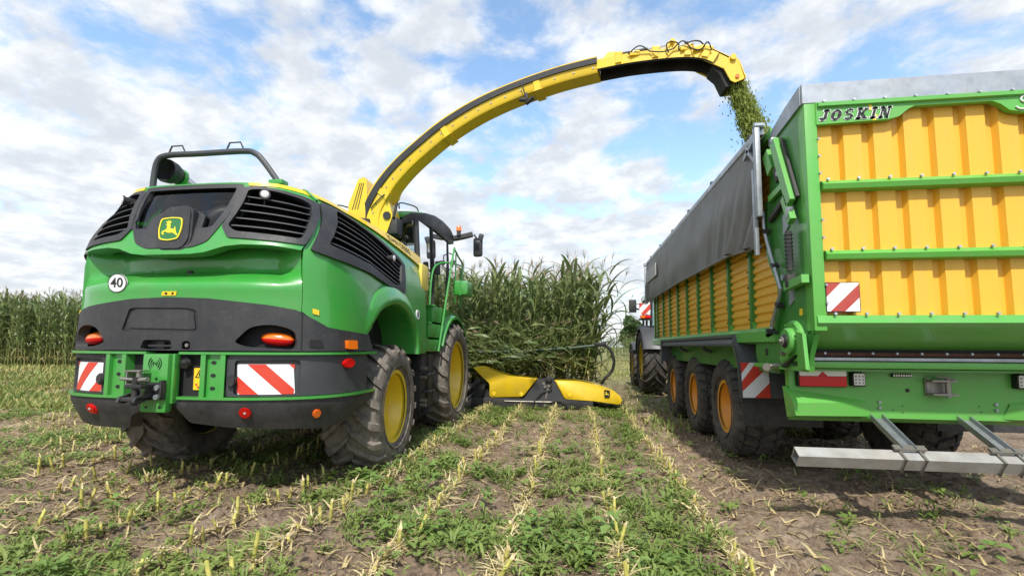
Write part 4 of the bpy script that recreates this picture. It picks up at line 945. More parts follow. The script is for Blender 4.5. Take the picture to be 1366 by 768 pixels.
for sg in (1, -1):
    mb = MB(); mb.sweep([(sg * .85, 5.02, 4.03), (sg * 1.05, 5.04, 4.03), (sg * 1.3, 5.06, 4.08), (sg * 1.46, 5.08, 4.12)], lambda t: [(-.13 + .06 * t, -.05), (.13 - .06 * t, -.05), (.13 - .06 * t, .03), (.06, .05), (-.06, .05), (-.13 + .06 * t, .03)]); arm = mb.build('mirror_arm', BLK, HV)
    mb = MB(); mb.cyl((sg * 1.48, 5.12, 4.12), (sg * 1.56, 5.2, 4.0), .018, 8); mb.box((sg * 1.56, 5.22, 3.83), (.22, .14, .46), rot=(0, 0, -sg * .25), bev=.06); mb.box((sg * 1.63, 5.18, 4.05), (.12, .10, .20), rot=(0, sg * .3, 0), bev=.04); mi = mb.build('mirror', BLK, HV)
    mb = MB(); mb.box((sg * 1.545, 5.148, 3.86), (.14, .006, .22), rot=(0, 0, -sg * .25)); mb.build('mirror_glass', CHROME, mi)
    mb = MB(); mb.cyl((sg * 1.15, 4.95, 4.06), (sg * 1.15, 4.95, 4.17), .05, 12); bs = mb.build('beacon_base', BLK, HV)
    mb = MB(); mb.lathe([(0, .001), (0, .065), (.10, .062), (.125, .045), (.13, .001)], c=(sg * 1.15, 4.95, 4.17), axis='z', n=16); mb.build('beacon_lens', LORG, bs)
    mb = MB(); mb.box((sg * 1.10, 3.45, 3.05), (.11, .08, .28), bev=.03); mb.tube([(sg * 1.0, 3.5, 2.86), (sg * 1.10, 3.47, 2.82), (sg * 1.10, 3.45, 2.92)], .014, 6); mb.box((sg * 1.10, 4.7, 3.38), (.14, .06, .10), bev=.02); mb.tube([(sg * .97, 4.78, 3.62), (sg * 1.08, 4.75, 3.56), (sg * 1.08, 4.72, 3.3), (sg * .97, 4.75, 3.2)], .014, 6); mb.build_each('small_mirror', BLK, HV)

# ---- spout tower and spout
mb = MB(); mb.lathe([(3.0, .46), (3.45, .46), (3.50, .40), (3.70, .36)], c=(0, 2.2, 0), axis='z', n=24); mb.build('spout_turntable', DKMETAL, HV)
def W2L(p): return Vector((p[0] + 3.88, p[1] - 5.9, p[2]))
path = [W2L(p) for p in ((-3.64, 8.06, 3.30), (-3.60, 8.05, 3.72), (-3.48, 8.02, 4.04), (-3.27, 7.98, 4.34), (-2.97, 7.92, 4.63), (-2.58, 7.85, 4.92), (-2.2, 7.79, 5.17), (-1.75, 7.73, 5.40), (-1.30, 7.67, 5.57), (-.78, 7.60, 5.71), (-.2, 7.50, 5.81), (.38, 7.38, 5.85))]
sp1 = spline(path, 6)
def frame_at(pts, i):
    t = (pts[min(i + 1, len(pts) - 1)] - pts[max(i - 1, 0)]).normalized(); sd_ = Vector((t.y, -t.x, 0)).normalized(); return t, sd_, sd_.cross(t).normalized()
def sweepbox(pts, secf):
    """section (side, up); side points to the viewer's side (-y), up to the outer bend"""
    rows = []
    for i, p in enumerate(pts):
        t, sd_, up_ = frame_at(pts, i); sec = secf(i / (len(pts) - 1)); rows.append([p + sd_ * a + up_ * b for a, b in sec])
    mb = MB(); mb.grid(rows, True); n = len(rows[0]); mb.add(rows[0], [tuple(range(n))]); mb.add(rows[-1], [tuple(range(n))]); return mb
def hgt(t): return lerp([(0, .24), (.15, .195), (.4, .165), (1, .13)], t)
sp_ob = sweepbox(sp1, lambda t: [(-.155, -hgt(t)), (.135, -hgt(t)), (.155, -hgt(t) + .03), (.155, hgt(t)), (-.155, hgt(t))]).build('spout', YEL, HV, smooth=40)
mbx = sweepbox(sp1, lambda t: [(.15, hgt(t) * .08), (.185, hgt(t) * .08), (.19, hgt(t) * .72), (.15, hgt(t) * .72)]); mbx.build('rubber_band', BLK, sp_ob)
mb = MB()
for k in (15, 36, 56):
    p = sp1[k]; t, sd_, up_ = frame_at(sp1, k); h_ = hgt(k / (len(sp1) - 1)) + .018
    Rm = Matrix((t, sd_, up_)).transposed()
    mb.box(p - up_ * h_ * .40, (.10, .345, h_ * 1.16), rot=Rm); mb.box(p - up_ * (h_ - .005), (.14, .355, .02), rot=Rm)
mb.build_each('collar', YEL, sp_ob)
mb = MB()
for k in range(8, len(sp1) - 1, 3):
    p = sp1[k]; t, sd_, up_ = frame_at(sp1, k); h_ = hgt(k / (len(sp1) - 1)); c0 = p + sd_ * .155 - up_ * h_ * .40; mb.cyl(c0, c0 + sd_ * .012, .014, 6)
mb.build_each('bolt', GALV, sp_ob)
mb = MB(); k = 11; hs = []
for k in range(9, 16):
    t, sd_, up_ = frame_at(sp1, k); hs.append(sp1[k] + sd_ * .18 - up_ * .02 * (k - 8))
mb.tube(hs, .012, 6); mb.build('hydraulic_hose', DKMETAL, sp_ob)
# camera pair under the spout
p = sp1[54]; mb = MB(); mb.box(p + Vector((0, -.16, -.22)), (.05, .05, .16)); mb.tube([p + Vector((-.10, -.20, -.26)), p + Vector((.02, -.22, -.28))], .035, 10); mb.tube([p + Vector((.0, -.20, -.33)), p + Vector((.13, -.26, -.27))], .035, 10); mb.tube([p + Vector((-.08, -.22, .02)), p + Vector((-.04, -.22, -.10)), p + Vector((.0, -.19, -.25))], .010, 6); mb.build('spout_camera', DKMETAL, sp_ob)
# tower cheek with vents
mb = MB(); SV = lambda a, b: (a, b)
mb.prism([(-.13, 3.5), (.60, 3.45), (.70, 3.75), (.62, 4.02), (.74, 4.34), (.50, 4.36), (.26, 4.05), (.22, 4.0), (.20, 4.40), (.15, 4.47), (.04, 4.43), (-.13, 3.98)], 'y', 1.98, 2.36); tw = mb.build('spout_base', YEL, HV)
mb = MB()
for k in range(3): mb.add([(-.06 + .05 * k, 1.976, 3.88), (-.045 + .05 * k, 1.976, 3.88), (.085 + .035 * k, 1.976, 4.36), (.07 + .035 * k, 1.976, 4.36)], [(0, 1, 2, 3)])
mb.build_each('vent_slot', INK, tw)
mb = MB(); mb.cyl((.60, 1.95, 3.75), (.60, 2.4, 3.75), .07, 10); mb.tube([(.72, 1.98, 3.72), (.77, 2.0, 3.98)], .025, 8); mb.box((.68, 2.15, 3.58), (.2, .3, .3), bev=.03); mb.build('slew_motor', DKMETAL, tw)
# open end section, hinge cylinders and deflector flap
p2 = spline([W2L(p) for p in ((.38, 7.38, 5.85), (.9, 7.27, 5.85), (1.53, 7.15, 5.80), (1.87, 7.09, 5.72), (2.04, 7.06, 5.62))], 6)
rows = []; rows2 = []
for i, p in enumerate(p2):
    t, sd_, up_ = frame_at(p2, i); rows.append([p + sd_ * .17 - up_ * .085, p + sd_ * .17 + up_ * .065, p + sd_ * .12 + up_ * .085, p - sd_ * .12 + up_ * .085, p - sd_ * .17 + up_ * .065, p - sd_ * .17 - up_ * .085]); rows2.append([p + sd_ * .155 - up_ * .10, p + sd_ * .155 + up_ * .05, p - sd_ * .155 + up_ * .05, p - sd_ * .155 - up_ * .12])
mb = MB(); mb.grid(rows); mb.build('spout_chute', YEL, sp_ob)
mb = MB(); mb.grid(rows2); mb.build('chute_liner', DKMETAL, sp_ob)
mb = MB()
for k in (4, 9, 14, 19):
    p = p2[k]; t, sd_, up_ = frame_at(p2, k); Rm = Matrix((t, sd_, up_)).transposed(); mb.box(p + sd_ * .178 + up_ * .005, (.09, .022, .13), rot=Rm); mb.box(p + sd_ * .10 + up_ * .10, (.12, .14, .05), rot=Rm, bev=.01)
p = p2[11]
for dy in (-.12, .03): mb.prism([(p.x - .11, p.z + .08), (p.x + .11, p.z + .08), (p.x + .05, p.z + .21), (p.x - .05, p.z + .21)], 'y', p.y + dy, p.y + dy + .025)
mb.cyl((p.x, p.y - .15, p.z + .19), (p.x, p.y + .08, p.z + .19), .035, 10)
p = p2[3]; mb.prism([(p.x - .16, p.z + .08), (p.x + .10, p.z + .08), (p.x + .02, p.z + .17), (p.x - .09, p.z + .17)], 'y', p.y - .12, p.y - .09)
for pp_ in (p2[6], p2[13], p2[16]): mb.box(pp_ + Vector((0, -.18, .04)), (.15, .05, .08), bev=.015)
mb.build_each('hinge_plate', YEL, sp_ob)
mb = MB(); a, b = p2[3] + Vector((0, -.06, .14)), p2[11] + Vector((0, -.04, .19)); mb.cyl(a, a.lerp(b, .6), .026, 10); mb.build('hydraulic_cylinder', DKMETAL, sp_ob)
c1_, c2_ = W2L((1.98, 7.06, 5.84)), W2L((2.24, 7.06, 5.62))
mb = MB(); mb.cyl(a.lerp(b, .55), b, .014, 8); mb.cyl(c1_, c2_, .014, 8); mb.build_each('piston_rod', CHROME, sp_ob)
for s_ in range(5):
    mb = MB(); q0 = p2[5 + 3 * s_] + Vector((.0, -.20, .03)); q1 = p2[8 + 3 * s_] + Vector((0, -.20, .03)); mid = q0.lerp(q1, .5) + Vector((0, -.05, -.06 if s_ % 2 else .08)); mb.tube(spline([q0, mid, q1], 5), .010, 6); mb.build('hydraulic_hose', DKMETAL, sp_ob)
q0 = p2[11] + Vector((-.02, -.15, .18)); mb = MB(); mb.tube(spline([q0, q0 + Vector((-.08, -.05, -.08)), q0 + Vector((-.05, -.04, -.20))], 5), .010, 6); mb.tube(spline([q0, q0 + Vector((.09, -.05, -.08)), q0 + Vector((.11, -.04, -.18)), q0 + Vector((.30, -.04, -.16))], 5), .010, 6); mb.build_each('hydraulic_hose', DKMETAL, sp_ob)
# end hood: two cheeks with a top plate, then the swivelling flap
CX = lambda X, Z: (X + 3.88, Z)
def cheek(poly, y0, th=.02, w__=.34):
    mb = MB(); mb.prism(poly, 'y', y0, y0 + th); mb.prism(poly, 'y', y0 + w__, y0 + w__ + th); return mb
pc = [CX(1.82, 5.64), CX(1.86, 5.78), CX(1.905, 5.82), CX(2.21, 5.63), CX(2.26, 5.54), CX(2.13, 5.46), CX(1.97, 5.55)]
mb = cheek(pc, 1.04); mb.prism([CX(1.86, 5.79), CX(1.905, 5.83), CX(2.21, 5.64), CX(2.19, 5.62), CX(1.90, 5.80)], 'y', 1.04, 1.40); mb.build_each('end_hood', YEL, sp_ob)
pf = [CX(2.11, 5.47), CX(2.20, 5.60), CX(2.28, 5.63), CX(2.31, 5.58), CX(2.40, 5.30), CX(2.36, 5.27), CX(2.26, 5.235), CX(2.20, 5.27)]
mb = cheek(pf, 1.02, .018, .38); mb.prism([CX(2.31, 5.58), CX(2.325, 5.58), CX(2.415, 5.30), CX(2.39, 5.29)], 'y', 1.02, 1.42); mb.cyl((2.24 + 3.88, .98, 5.60), (2.24 + 3.88, 1.46, 5.60), .042, 12); mb.build_each('deflector_flap', YEL, sp_ob)
mb = MB(); mb.prism([CX(1.97, 5.54), CX(2.03, 5.54), CX(2.12, 5.48), CX(2.22, 5.28), CX(2.21, 5.21), CX(2.15, 5.21), CX(2.07, 5.41), CX(1.97, 5.51)], 'y', 1.08, 1.37); mb.build('flap_liner', DARK, sp_ob)
mb = MB(); mb.cyl((2.29 + 3.88, 1.0, 5.32), (2.29 + 3.88, 1.02, 5.32), .028, 12); mb.build('orange_reflector', LORG, sp_ob)
mb = MB(); mb.tube(spline([W2L((1.58, 6.96, 5.86)), W2L((1.68, 6.92, 5.90)), W2L((1.80, 6.92, 5.89)), W2L((1.88, 6.95, 5.81))], 5), .011, 6); mb.build('cable', DKMETAL, sp_ob)
mb = MB(); mb.box(W2L((1.62, 6.96, 5.88)), (.05, .05, .08), bev=.01); mb.build('cable_clip', DKMETAL, sp_ob)

# ---- maize header
hd_y0, hd_y1 = 5.4, 6.5
mb = MB(); mb.box((0, 5.95, .30), (8.4, .8, .34), bev=.03); mb.box((0, 5.5, .16), (8.5, .25, .22), bev=.02); mb.box((0, 4.9, .75), (1.5, 1.2, .8), bev=.06)
for k in range(-4, 5): mb.lathe([(.10, .01), (.12, .48), (.16, .50), (.20, .46), (.5, .28), (.62, .24), (.64, .01)], c=(k * 1.0, 6.45, 0.02), axis='z', n=20)
header = mb.build('maize_header', DKMETAL, HV)
HSf = plane_surf((0, 5.42, 0), (1, 0, 0), (0, .0, 1))
def shell(outline, y0, depth, name, m, drop=.12):
    """hood cover: outline in (x, z), rounded over towards the front"""
    mb = MB(); rows = []; cx_ = sum(p[0] for p in outline) / len(outline)
    for dy, k in ((.03, .0), (.0, .03), (-.0, .0)): pass
    n = len(outline); zc_ = sum(p[1] for p in outline) / n
    def ring(y, s): return [(cx_ + (a - cx_) * s, y, zc_ + (b - zc_) * s) for a, b in outline]
    rows = [ring(y0, .955), ring(y0 + .012, .985), ring(y0 + .04, 1.0), ring(y0 + depth * .6, .99), ring(y0 + depth, .90)]
    mb.grid(rows, True); mb.add(rows[0], [tuple(range(n))]); mb.add(rows[-1], [tuple(range(n))]); return mb.build(name, m, header, smooth=45)
for sg in (1, -1):
    out_ = [(sg * a, b) for a, b in rpoly([(3.36, .70), (3.89, .69), (4.40, .61), (4.73, .48), (4.90, .31), (4.87, .17), (4.23, .24), (3.60, .27)], [.03, .1, .15, .12, .08, .05, .03, .06])]
    oh = shell(out_, 5.36, .95, 'outer_cover', YEL)
    in_ = [(sg * a, b) for a, b in rpoly([(1.43, .97), (1.60, .99), (2.28, .79), (2.98, .73), (2.64, .30), (1.84, .27), (1.84, .60), (1.67, .74)], [.03, .05, .1, .04, .06, .06, .05, .05])]
    ih = shell(in_, 5.36, .80, 'inner_cover', YEL)
    mb = MB()
    for cx0, cz0, par in ((3.72, .36, oh), (2.60, .36, ih), (1.95, .36, ih)):
        mb = MB(); mb.lathe([(-.015, .001), (-.015, .04), (.0, .052), (.02, .055)], c=(sg * cx0, 5.36, cz0), axis='y', n=14); mb.build('cover_button', YEL, par)
    mb = MB(); panel(mb, [(sg * a, b) for a, b in [(3.0, .735), (3.36, .735), (3.60, .25), (4.23, .25), (4.23, .06), (1.6, .03), (1.6, .24), (2.66, .27)]], HSf, .02, -.15); mb.build('rear_plate', BLK2, header)
    mb = MB(); mb.tube(spline([(sg * 3.22, 5.38, .70), (sg * 3.30, 5.36, .50), (sg * 3.1, 5.36, .42), (sg * 2.9, 5.36, .20), (sg * 2.75, 5.36, .10)], 5), .016, 6); mb.tube(spline([(sg * 3.2, 5.36, .17), (sg * 3.5, 5.35, .22), (sg * 3.7, 5.36, .05)], 5), .012, 6); mb.box((sg * 3.24, 5.36, .73), (.14, .08, .12), rot=(0, .6 * sg, 0), bev=.02); mb.build('header_hose', DKMETAL, header)
    mb = MB(); mb.cyl((sg * 2.2, 5.37, .20), (sg * 3.35, 5.37, .20), .018, 8)
    for a, b in ((3.12, .62), (3.24, .57), (3.15, .55)): mb.cyl((sg * a, 5.36, b), (sg * a, 5.40, b), .035, 10)
    mb.add([(sg * 3.20, 5.385, .52), (sg * 3.25, 5.385, .53), (sg * 3.18, 5.385, .27), (sg * 3.15, 5.385, .28)], [(0, 1, 2, 3)]); mb.box((sg * 3.35, 5.36, .12), (.07, .03, .05)); mb.box((sg * 3.15, 5.36, .12), (.05, .03, .05)); mb.build_each('header_fitting', STEEL, header)
    mb = MB(); LS = plane_surf((sg * 4.56, 5.345, .42), (1, 0, 0), (0, 0, 1)); panel(mb, rpoly([(-.06, -.085), (.06, -.085), (.065, .07), (-.065, .085)], .02), LS, .012, -.02)
    bd = mb.build('cover_badge', INK, oh)
    mb = MB(); panel(mb, [(a * .55 , b * .55) for a, b in deer], LS, .016, .008); mb.build('badge_deer', LOGOY, oh)
    mb = MB(); panel(mb, [(sg * 1.50, .55), (sg * 1.75, .60), (sg * 1.62, .20), (sg * 1.45, .2)], HSf, .01, -.2); mb.tube([(sg * 1.2, 5.3, .35), (sg * 1.62, 5.4, .68)], .05, 8); mb.tube([(sg * 1.2, 5.35, .15), (sg * 1.55, 5.4, .42)], .03, 8); mb.build('header_strut', DKMETAL, header)
mb = MB(); B_ = [(-4.43, 5.9, 1.52), (-3.0, 5.9, 1.40), (0, 5.85, 1.28), (1.3, 5.9, 1.32), (2.62, 5.9, 1.36), (3.72, 5.9, 1.44), (4.43, 5.9, 1.52)]
mb.tube(B_, .035, 8); mb.build('crop_bar', mat('crop_bar_green', (.012, .05, .03), .5, dust=.2), header)
for sg in (1, -1):
    mb = MB(); mb.tube(spline([(sg * 4.35, 5.9, 1.52), (sg * 4.58, 5.88, 1.50), (sg * 4.70, 5.85, 1.36), (sg * 4.76, 5.82, 1.12), (sg * 4.70, 5.82, .90), (sg * 4.55, 5.8, .74), (sg * 4.45, 5.8, .60)], 6), .035, 10); mb.box((sg * 4.45, 5.9, 1.53), (.28, .12, .10), bev=.03); mb.build('crop_bar_hose', INK, header)
# ================================================================== silage trailer
TB = Vector((3.2, 8.5, 0))
class MW(MB):
    """world coordinates in, local to the trailer (or tractor) base out"""
    base = TB
    def build(s, name, material, parent=None, smooth=35, loc=(0, 0, 0), rot=None):
        s.v = [tuple(Vector(v) - s.base) for v in s.v]; return MB.build(s, name, material, parent, smooth, loc, rot)
TR = thing('silage_trailer', 'long green and yellow silage trailer on three axles with a grey tarpaulin along its side', 'trailer', TB)
XL, XR = 1.95, 4.45; YR = 4.30  # tailgate depth, heights and name-board outline were scaled up about the camera position
RP = lambda y: plane_surf((0, y, 0), (1, 0, 0), (0, 0, 1))            # faces the camera side (-y)
LP = lambda x: (lambda u, v, h: (x - h, u, v))                         # faces -x, u = world Y, v = Z
# tailgate frame
mb = MW(); rows = []
pr_ = [(0, .0), (.14, 0), (.16, .045), (.200, .045), (.215, .0)]; xs = []
x = 2.045
while x < XR - .1:
    for a, d in pr_[:-1]: xs.append((x + a, d))
    x += .235
    xs.append((x - .022, .045))
xs = [p for p in xs if p[0] < XR - .06]
for zz in (1.70, 2.25, 2.85, 3.55): rows.append([(a, YR + .05 + d, zz) for a, d in xs])
mb.grid(rows); tg = mb.build('tailgate', TYEL, TR, smooth=20)
for x in (XL + .05, XR - .05):
    mb = MW(); mb.box((x, YR + .06, 2.60), (.10, .14, 1.96), bev=.012); mb.build('tailgate_post', TGREEN, tg)
mb = MW()
for zc_ in (2.845, 2.25):
    mb.prism([(YR + .06, zc_ - .045), (YR - .03, zc_ - .035), (YR - .045, zc_ + .005), (YR - .01, zc_ + .04), (YR + .06, zc_ + .045)], 'x', XL + .11, XR - .11)
mb.build_each('cross_rail', TGREEN, tg)
mb = MW(); mb.prism([(YR + .06, 1.755), (YR - .02, 1.745), (YR - .035, 1.685), (YR + .10, 1.57), (YR + .42, 1.44), (YR + .46, 1.46), (YR + .14, 1.62)], 'x', XL + .02, XR - .02); mb.build('lower_sill', TGREEN, tg, smooth=20)
mb = MW()
bd = [(2.04, 3.376), (2.60, 3.39), (2.68, 3.41), (2.745, 3.465), (2.80, 3.495), (3.37, 3.495), (3.43, 3.465), (3.49, 3.41), (3.575, 3.39), (4.36, 3.376), (4.36, 3.573), (2.04, 3.573)]
panel(mb, bd, RP(YR), .02, -.03); mb.prism([(YR - .02, 3.518), (YR - .045, 3.528), (YR - .045, 3.556), (YR - .02, 3.566)], 'x', XL + .10, XR - .10); nb = mb.build('name_board', TGREEN, tg, smooth=20)
BS = RP(YR - .02)
def arc_poly(cx_, cy_, rx, ry, wd, a0, a1, n=10):
    o = [(cx_ + rx * math.cos(rad(a0 + (a1 - a0) * i / n)), cy_ + ry * math.sin(rad(a0 + (a1 - a0) * i / n))) for i in range(n + 1)]
    i_ = [(cx_ + (rx - wd) * math.cos(rad(a0 + (a1 - a0) * i / n)), cy_ + (ry - wd * .6) * math.sin(rad(a0 + (a1 - a0) * i / n))) for i in range(n + 1)]
    return [[o[k], o[k + 1], i_[k + 1], i_[k]] for k in range(n)]
R4 = lambda a, b, c, d: [(a, b), (c, b), (c, d), (a, d)]
GL = {'J': [R4(.36, .25, .64, 1), R4(.22, .88, .80, 1)] + arc_poly(.33, .30, .29, .30, .20, 180, 360),
      'O': arc_poly(.46, .5, .44, .5, .23, 0, 360, 20),
      'S': arc_poly(.42, .73, .36, .27, .17, 20, 270) + arc_poly(.42, .27, .38, .27, .17, -160, 90),
      'K': [R4(.12, 0, .36, 1), R4(0, 0, .48, .11), R4(0, .89, .48, 1), [(.34, .42), (.66, .95), (.86, .95), (.46, .38)], R4(.58, .89, .98, 1), [(.40, .52), (.56, .62), (.92, .06), (.66, .06)], R4(.56, 0, 1.02, .11)],
      'I': [R4(.14, 0, .38, 1), R4(0, 0, .52, .11), R4(0, .89, .52, 1)],
      'N': [R4(.12, 0, .28, 1), R4(0, 0, .42, .11), R4(0, .89, .36, 1), [(.14, 1), (.38, 1), (.84, 0), (.62, 0)], R4(.70, 0, .86, 1), R4(.58, .89, 1.0, 1)]}
def write(mb, e, h):
    x = 2.055; H_ = .090
    for ch, adv in zip('JOSKIN', (.92, 1.08, .98, 1.16, .68, 1.0)):
        for q in GL[ch]:
            cu = sum(p[0] for p in q) / len(q); cv = sum(p[1] for p in q) / len(q); pts = []
            for (a, b) in q: a2 = a + (e if a > cu else -e); b2 = b + (e if b > cv else -e); pts.append((x + a2 * .088 + b2 * .088 * .30, 3.405 + b2 * H_))
            mb.add([BS(a, b, h) for a, b in pts], [tuple(range(len(pts)))])
        x += adv * .0955
mb = MW(); write(mb, .06, .004); mb.build('name_outline', WHITE, nb, smooth=0)
mb = MW(); write(mb, .0, .008); mb.build('name_lettering', INK, nb, smooth=0)
mb = MW(); panel(mb, [(2.475, 3.385), (2.50, 3.385), (2.515, 3.435), (2.495, 3.437)], BS, .003, 0); panel(mb, [(2.455, 3.475), (2.48, 3.472), (2.475, 3.525), (2.45, 3.525)], BS, .003, 0); mb.build('logo_flash', STICK, nb)
mb = MW(); s_c = spline([(3.535, 3.435, 0), (3.50, 3.455, 0), (3.455, 3.445, 0), (3.445, 3.415, 0), (3.475, 3.395, 0), (3.495, 3.37, 0), (3.475, 3.345, 0), (3.43, 3.345, 0), (3.405, 3.365, 0)], 6)
mb.tube([(p.x + .125, YR - .027, p.y + .068) for p in s_c], .0065, 6); mb.build('script_letter', WHITE, nb)
# bolts along frame
mb = MW()
for zc_ in (2.888, 2.293, 1.757, 3.568):
    for k in range(10): x = 2.10 + .235 * k; mb.cyl((x, YR - .025, zc_), (x, YR - .045, zc_ + .004), .012, 6)
for zz in (1.85, 2.0, 2.4, 2.55, 2.95, 3.1, 3.25):
    for x in (XL + .10, XR - .10): mb.cyl((x, YR - .01, zz), (x, YR - .028, zz), .010, 6)
mb.build_each('bolt', GALV, tg)
# warning plates on the tailgate
def warn_plate(x0, x1, z0, z1, y, parent, name, redm, flip=False, frame=True):
    S_ = RP(y)
    mb = MW(); panel(mb, rpoly([(x0, z0), (x1, z0), (x1, z1), (x0, z1)], .008), S_, .012, .0); p = mb.build(name, INK if frame else redm, parent)
    i = .006; a0, a1, b0, b1 = x0 + i, x1 - i, z0 + i, z1 - i
    mb = MW(); panel(mb, [(a0, b0), (a1, b0), (a1, b1), (a0, b1)], S_, .0135, .005); mb.build('white_film', WHITE, p)
    W_, H_ = a1 - a0, b1 - b0
    mb = MW(); st = [[(0, .55), (.38, 1), (0, 1)], [(.12, 0), (.56, 0), (1, .52), (1, .92)], ]
    st = [[(0, .52), (0, 1), (.42, 1)], [(.12, 0), (.55, 0), (1, .50), (1, .92), (.95, .92)]]
    st = [[(0, .52), (.44, 1), (0, 1)], [(.10, 0), (.54, 0), (1, .48), (1, .95)]]
    for q in st: panel(mb, [((a0 + W_ * (1 - a)) if flip else (a0 + W_ * a), b0 + H_ * b) for a, b in q], S_, .015, .006)
    mb.build('red_stripe', redm, p); return p
warn_plate(2.045, 2.305, 1.775, 2.022, YR - .0, tg, 'warning_plate', DRED); warn_plate(4.10, 4.36, 1.775, 2.022, YR - .0, tg, 'warning_plate', DRED, True)
# galvanised top board
mb = MW(); mb.box(((XL + XR) / 2, YR + .0, 3.66), (XR - XL + .02, .03, .172)); mb.build('top_board', GALV, tg)
for x, sg in ((XL, -1), (XR, 1)):
    mb = MW(); mb.prism([(YR + .02, 3.576), (5.02, 3.50), (5.0, 3.61), (4.62, 3.70), (YR + .02, 3.745)], 'x', x + sg * .018, x - sg * .008); mb.build('side_board', GALV, tg)
# tailgate sides
for x, sg in ((XL, -1), (XR, 1)):
    LPx = (lambda x, sg: (lambda u, v, h: (x + sg * h, u, v)))(x, sg)
    mb = MW(); poly = [(YR + .12, 3.575), (5.03, 3.50), (5.12, 2.75), (5.05, 2.35), (4.86, 2.05), (4.84, 1.98), (4.95, 1.70), (5.02, 1.60), (5.18, 1.54), (5.62, 1.52), (5.62, 1.36), (5.5, 1.31), (4.42, 1.30), (4.40, 1.42), (4.30, 1.58), (YR + .12, 1.60)]
    panel(mb, poly, LPx, .0, -.04); sp_ = mb.build('tailgate_side', TSHADE, TR)
    mb = MW(); mb.prism([(4.46, 1.62), (4.36, 1.60), (4.32, 1.30), (4.47, 1.30)], 'x', x - .04, x + sg * .07); mb.prism([(4.32, 1.32), (5.55, 1.32), (5.55, 1.28), (4.34, 1.28)], 'x', x, x + sg * .05); mb.build_each('side_flange', TGREEN, sp_)
    mb = MW(); rows = []                                                            # rim round the yellow window
    rim_ = spline([(5.10, 2.95, 0), (5.14, 2.55, 0), (5.10, 2.35, 0), (4.93, 2.10, 0), (4.90, 1.98, 0), (5.0, 1.72, 0), (5.08, 1.64, 0), (5.25, 1.60, 0)], 5)
    for p in rim_: rows.append([(x - sg * .05, p.x + .02, p.y + .01), (x + sg * .03, p.x + .02, p.y + .01), (x + sg * .03, p.x - .045, p.y - .02), (x - sg * .05, p.x - .045, p.y - .02)])
    mb.grid(rows, True); mb.build('window_rim', TSHADE, sp_)
    mb = MW(); mb.tube(spline([(x + sg * .06, 5.10, 2.85), (x + sg * .06, 5.08, 2.62), (x + sg * .06, 4.80, 2.08), (x + sg * .06, 4.78, 2.0), (x + sg * .06, 5.0, 1.72), (x + sg * .06, 5.02, 1.66)], 5), .017, 8); mb.build('steel_pipe', GALV, sp_)
    mb = MW(); mb.box((x + sg * .05, 5.03, 1.64), (.10, .05, .05)); 
    for (a, b) in ((5.08, 2.65), (4.90, 2.27), (4.84, 1.88)): mb.box((x + sg * .05, a, b), (.06, .06, .035), rot=(.6 * 1, 0, 0))
    mb.build_each('pipe_clamp', DKMETAL, sp_)
    # opening linkage: green lever, black rod, cylinder
    mb = MW()
    def bar(a, b, wd, th, xo):
        a, b = Vector((x + sg * xo, *a)), Vector((x + sg * xo, *b)); t = (b - a).normalized(); n_ = Vector((1, 0, 0)).cross(t) * wd / 2; e = Vector((th / 2, 0, 0)); q = [a - n_, b - n_, b + n_, a + n_]
        mb.add([v - e for v in q] + [v + e for v in q], [(0, 1, 2, 3), (4, 7, 6, 5), (0, 4, 5, 1), (1, 5, 6, 2), (2, 6, 7, 3), (3, 7, 4, 0)])
    bar((4.80, 3.46), (4.50, 2.77), .10, .05, .05); bar((4.62, 2.85), (4.50, 2.60), .08, .05, .05); bar((4.30, 2.06), (4.66, 2.03), .07, .06, .05); bar((5.0, 3.42), (4.90, 3.20), .12, .05, .04); bar((5.0, 2.95), (4.66, 2.99), .06, .04, .03)
    mb.build_each('tailgate_lever', TGREEN, sp_)
    mb = MW(); bar((4.69, 3.42), (4.44, 2.80), .035, .03, .02); mb.box((x + sg * .03, 4.78, 3.13), (.06, .09, .16), rot=(-.4, 0, 0), bev=.02); bar((5.02, 2.74), (4.66, 2.86), .05, .04, .03); mb.tube([(x + sg * .06, 4.56, 2.52), (x + sg * .06, 4.55, 2.16)], .028, 10)
    for k in range(9): mb.tube([(x + sg * .06, 4.56, 2.50 - .036 * k), (x + sg * .06, 4.56, 2.486 - .036 * k)], .036, 10)
    mb.box((x + sg * .05, 4.58, 2.08), (.08, .07, .13), bev=.02); mb.build_each('hydraulic_cylinder', DKMETAL, sp_)
    mb = MW(); mb.box((x + sg * .06, 4.52, 2.68), (.05, .04, .11), rot=(.3, 0, 0), bev=.01); mb.box((x + sg * .05, 4.80, 3.47), (.06, .05, .05), bev=.01); mb.cyl((x + sg * .03, 4.72, 3.12), (x + sg * .07, 4.72, 3.12), .03, 10); mb.cyl((x, 4.66, 2.12), (x + sg * .09, 4.66, 2.12), .03, 8); mb.build_each('steel_fitting', GALV, sp_)
    mb = MW(); panel(mb, [(4.78, 2.53), (4.66, 2.60), (4.66, 2.76), (4.78, 2.72)], LPx, .012, 0); panel(mb, [(4.72, 1.86), (4.63, 1.90), (4.63, 2.05), (4.72, 2.04)], LPx, .012, 0); mb.build_each('cover_plate', GALV, sp_)
    mb = MW(); panel(mb, rpoly([(4.53, 1.76), (4.49, 1.76), (4.49, 1.82), (4.53, 1.82)], .01), LPx, .01, 0); mb.build('yellow_sticker', STICK, sp_)
    mb = MW(); panel(mb, [(5.36, 1.40), (5.29, 1.40), (5.29, 1.47), (5.36, 1.47)], LPx, .002, -.02); mb.build('slot', INK, sp_)
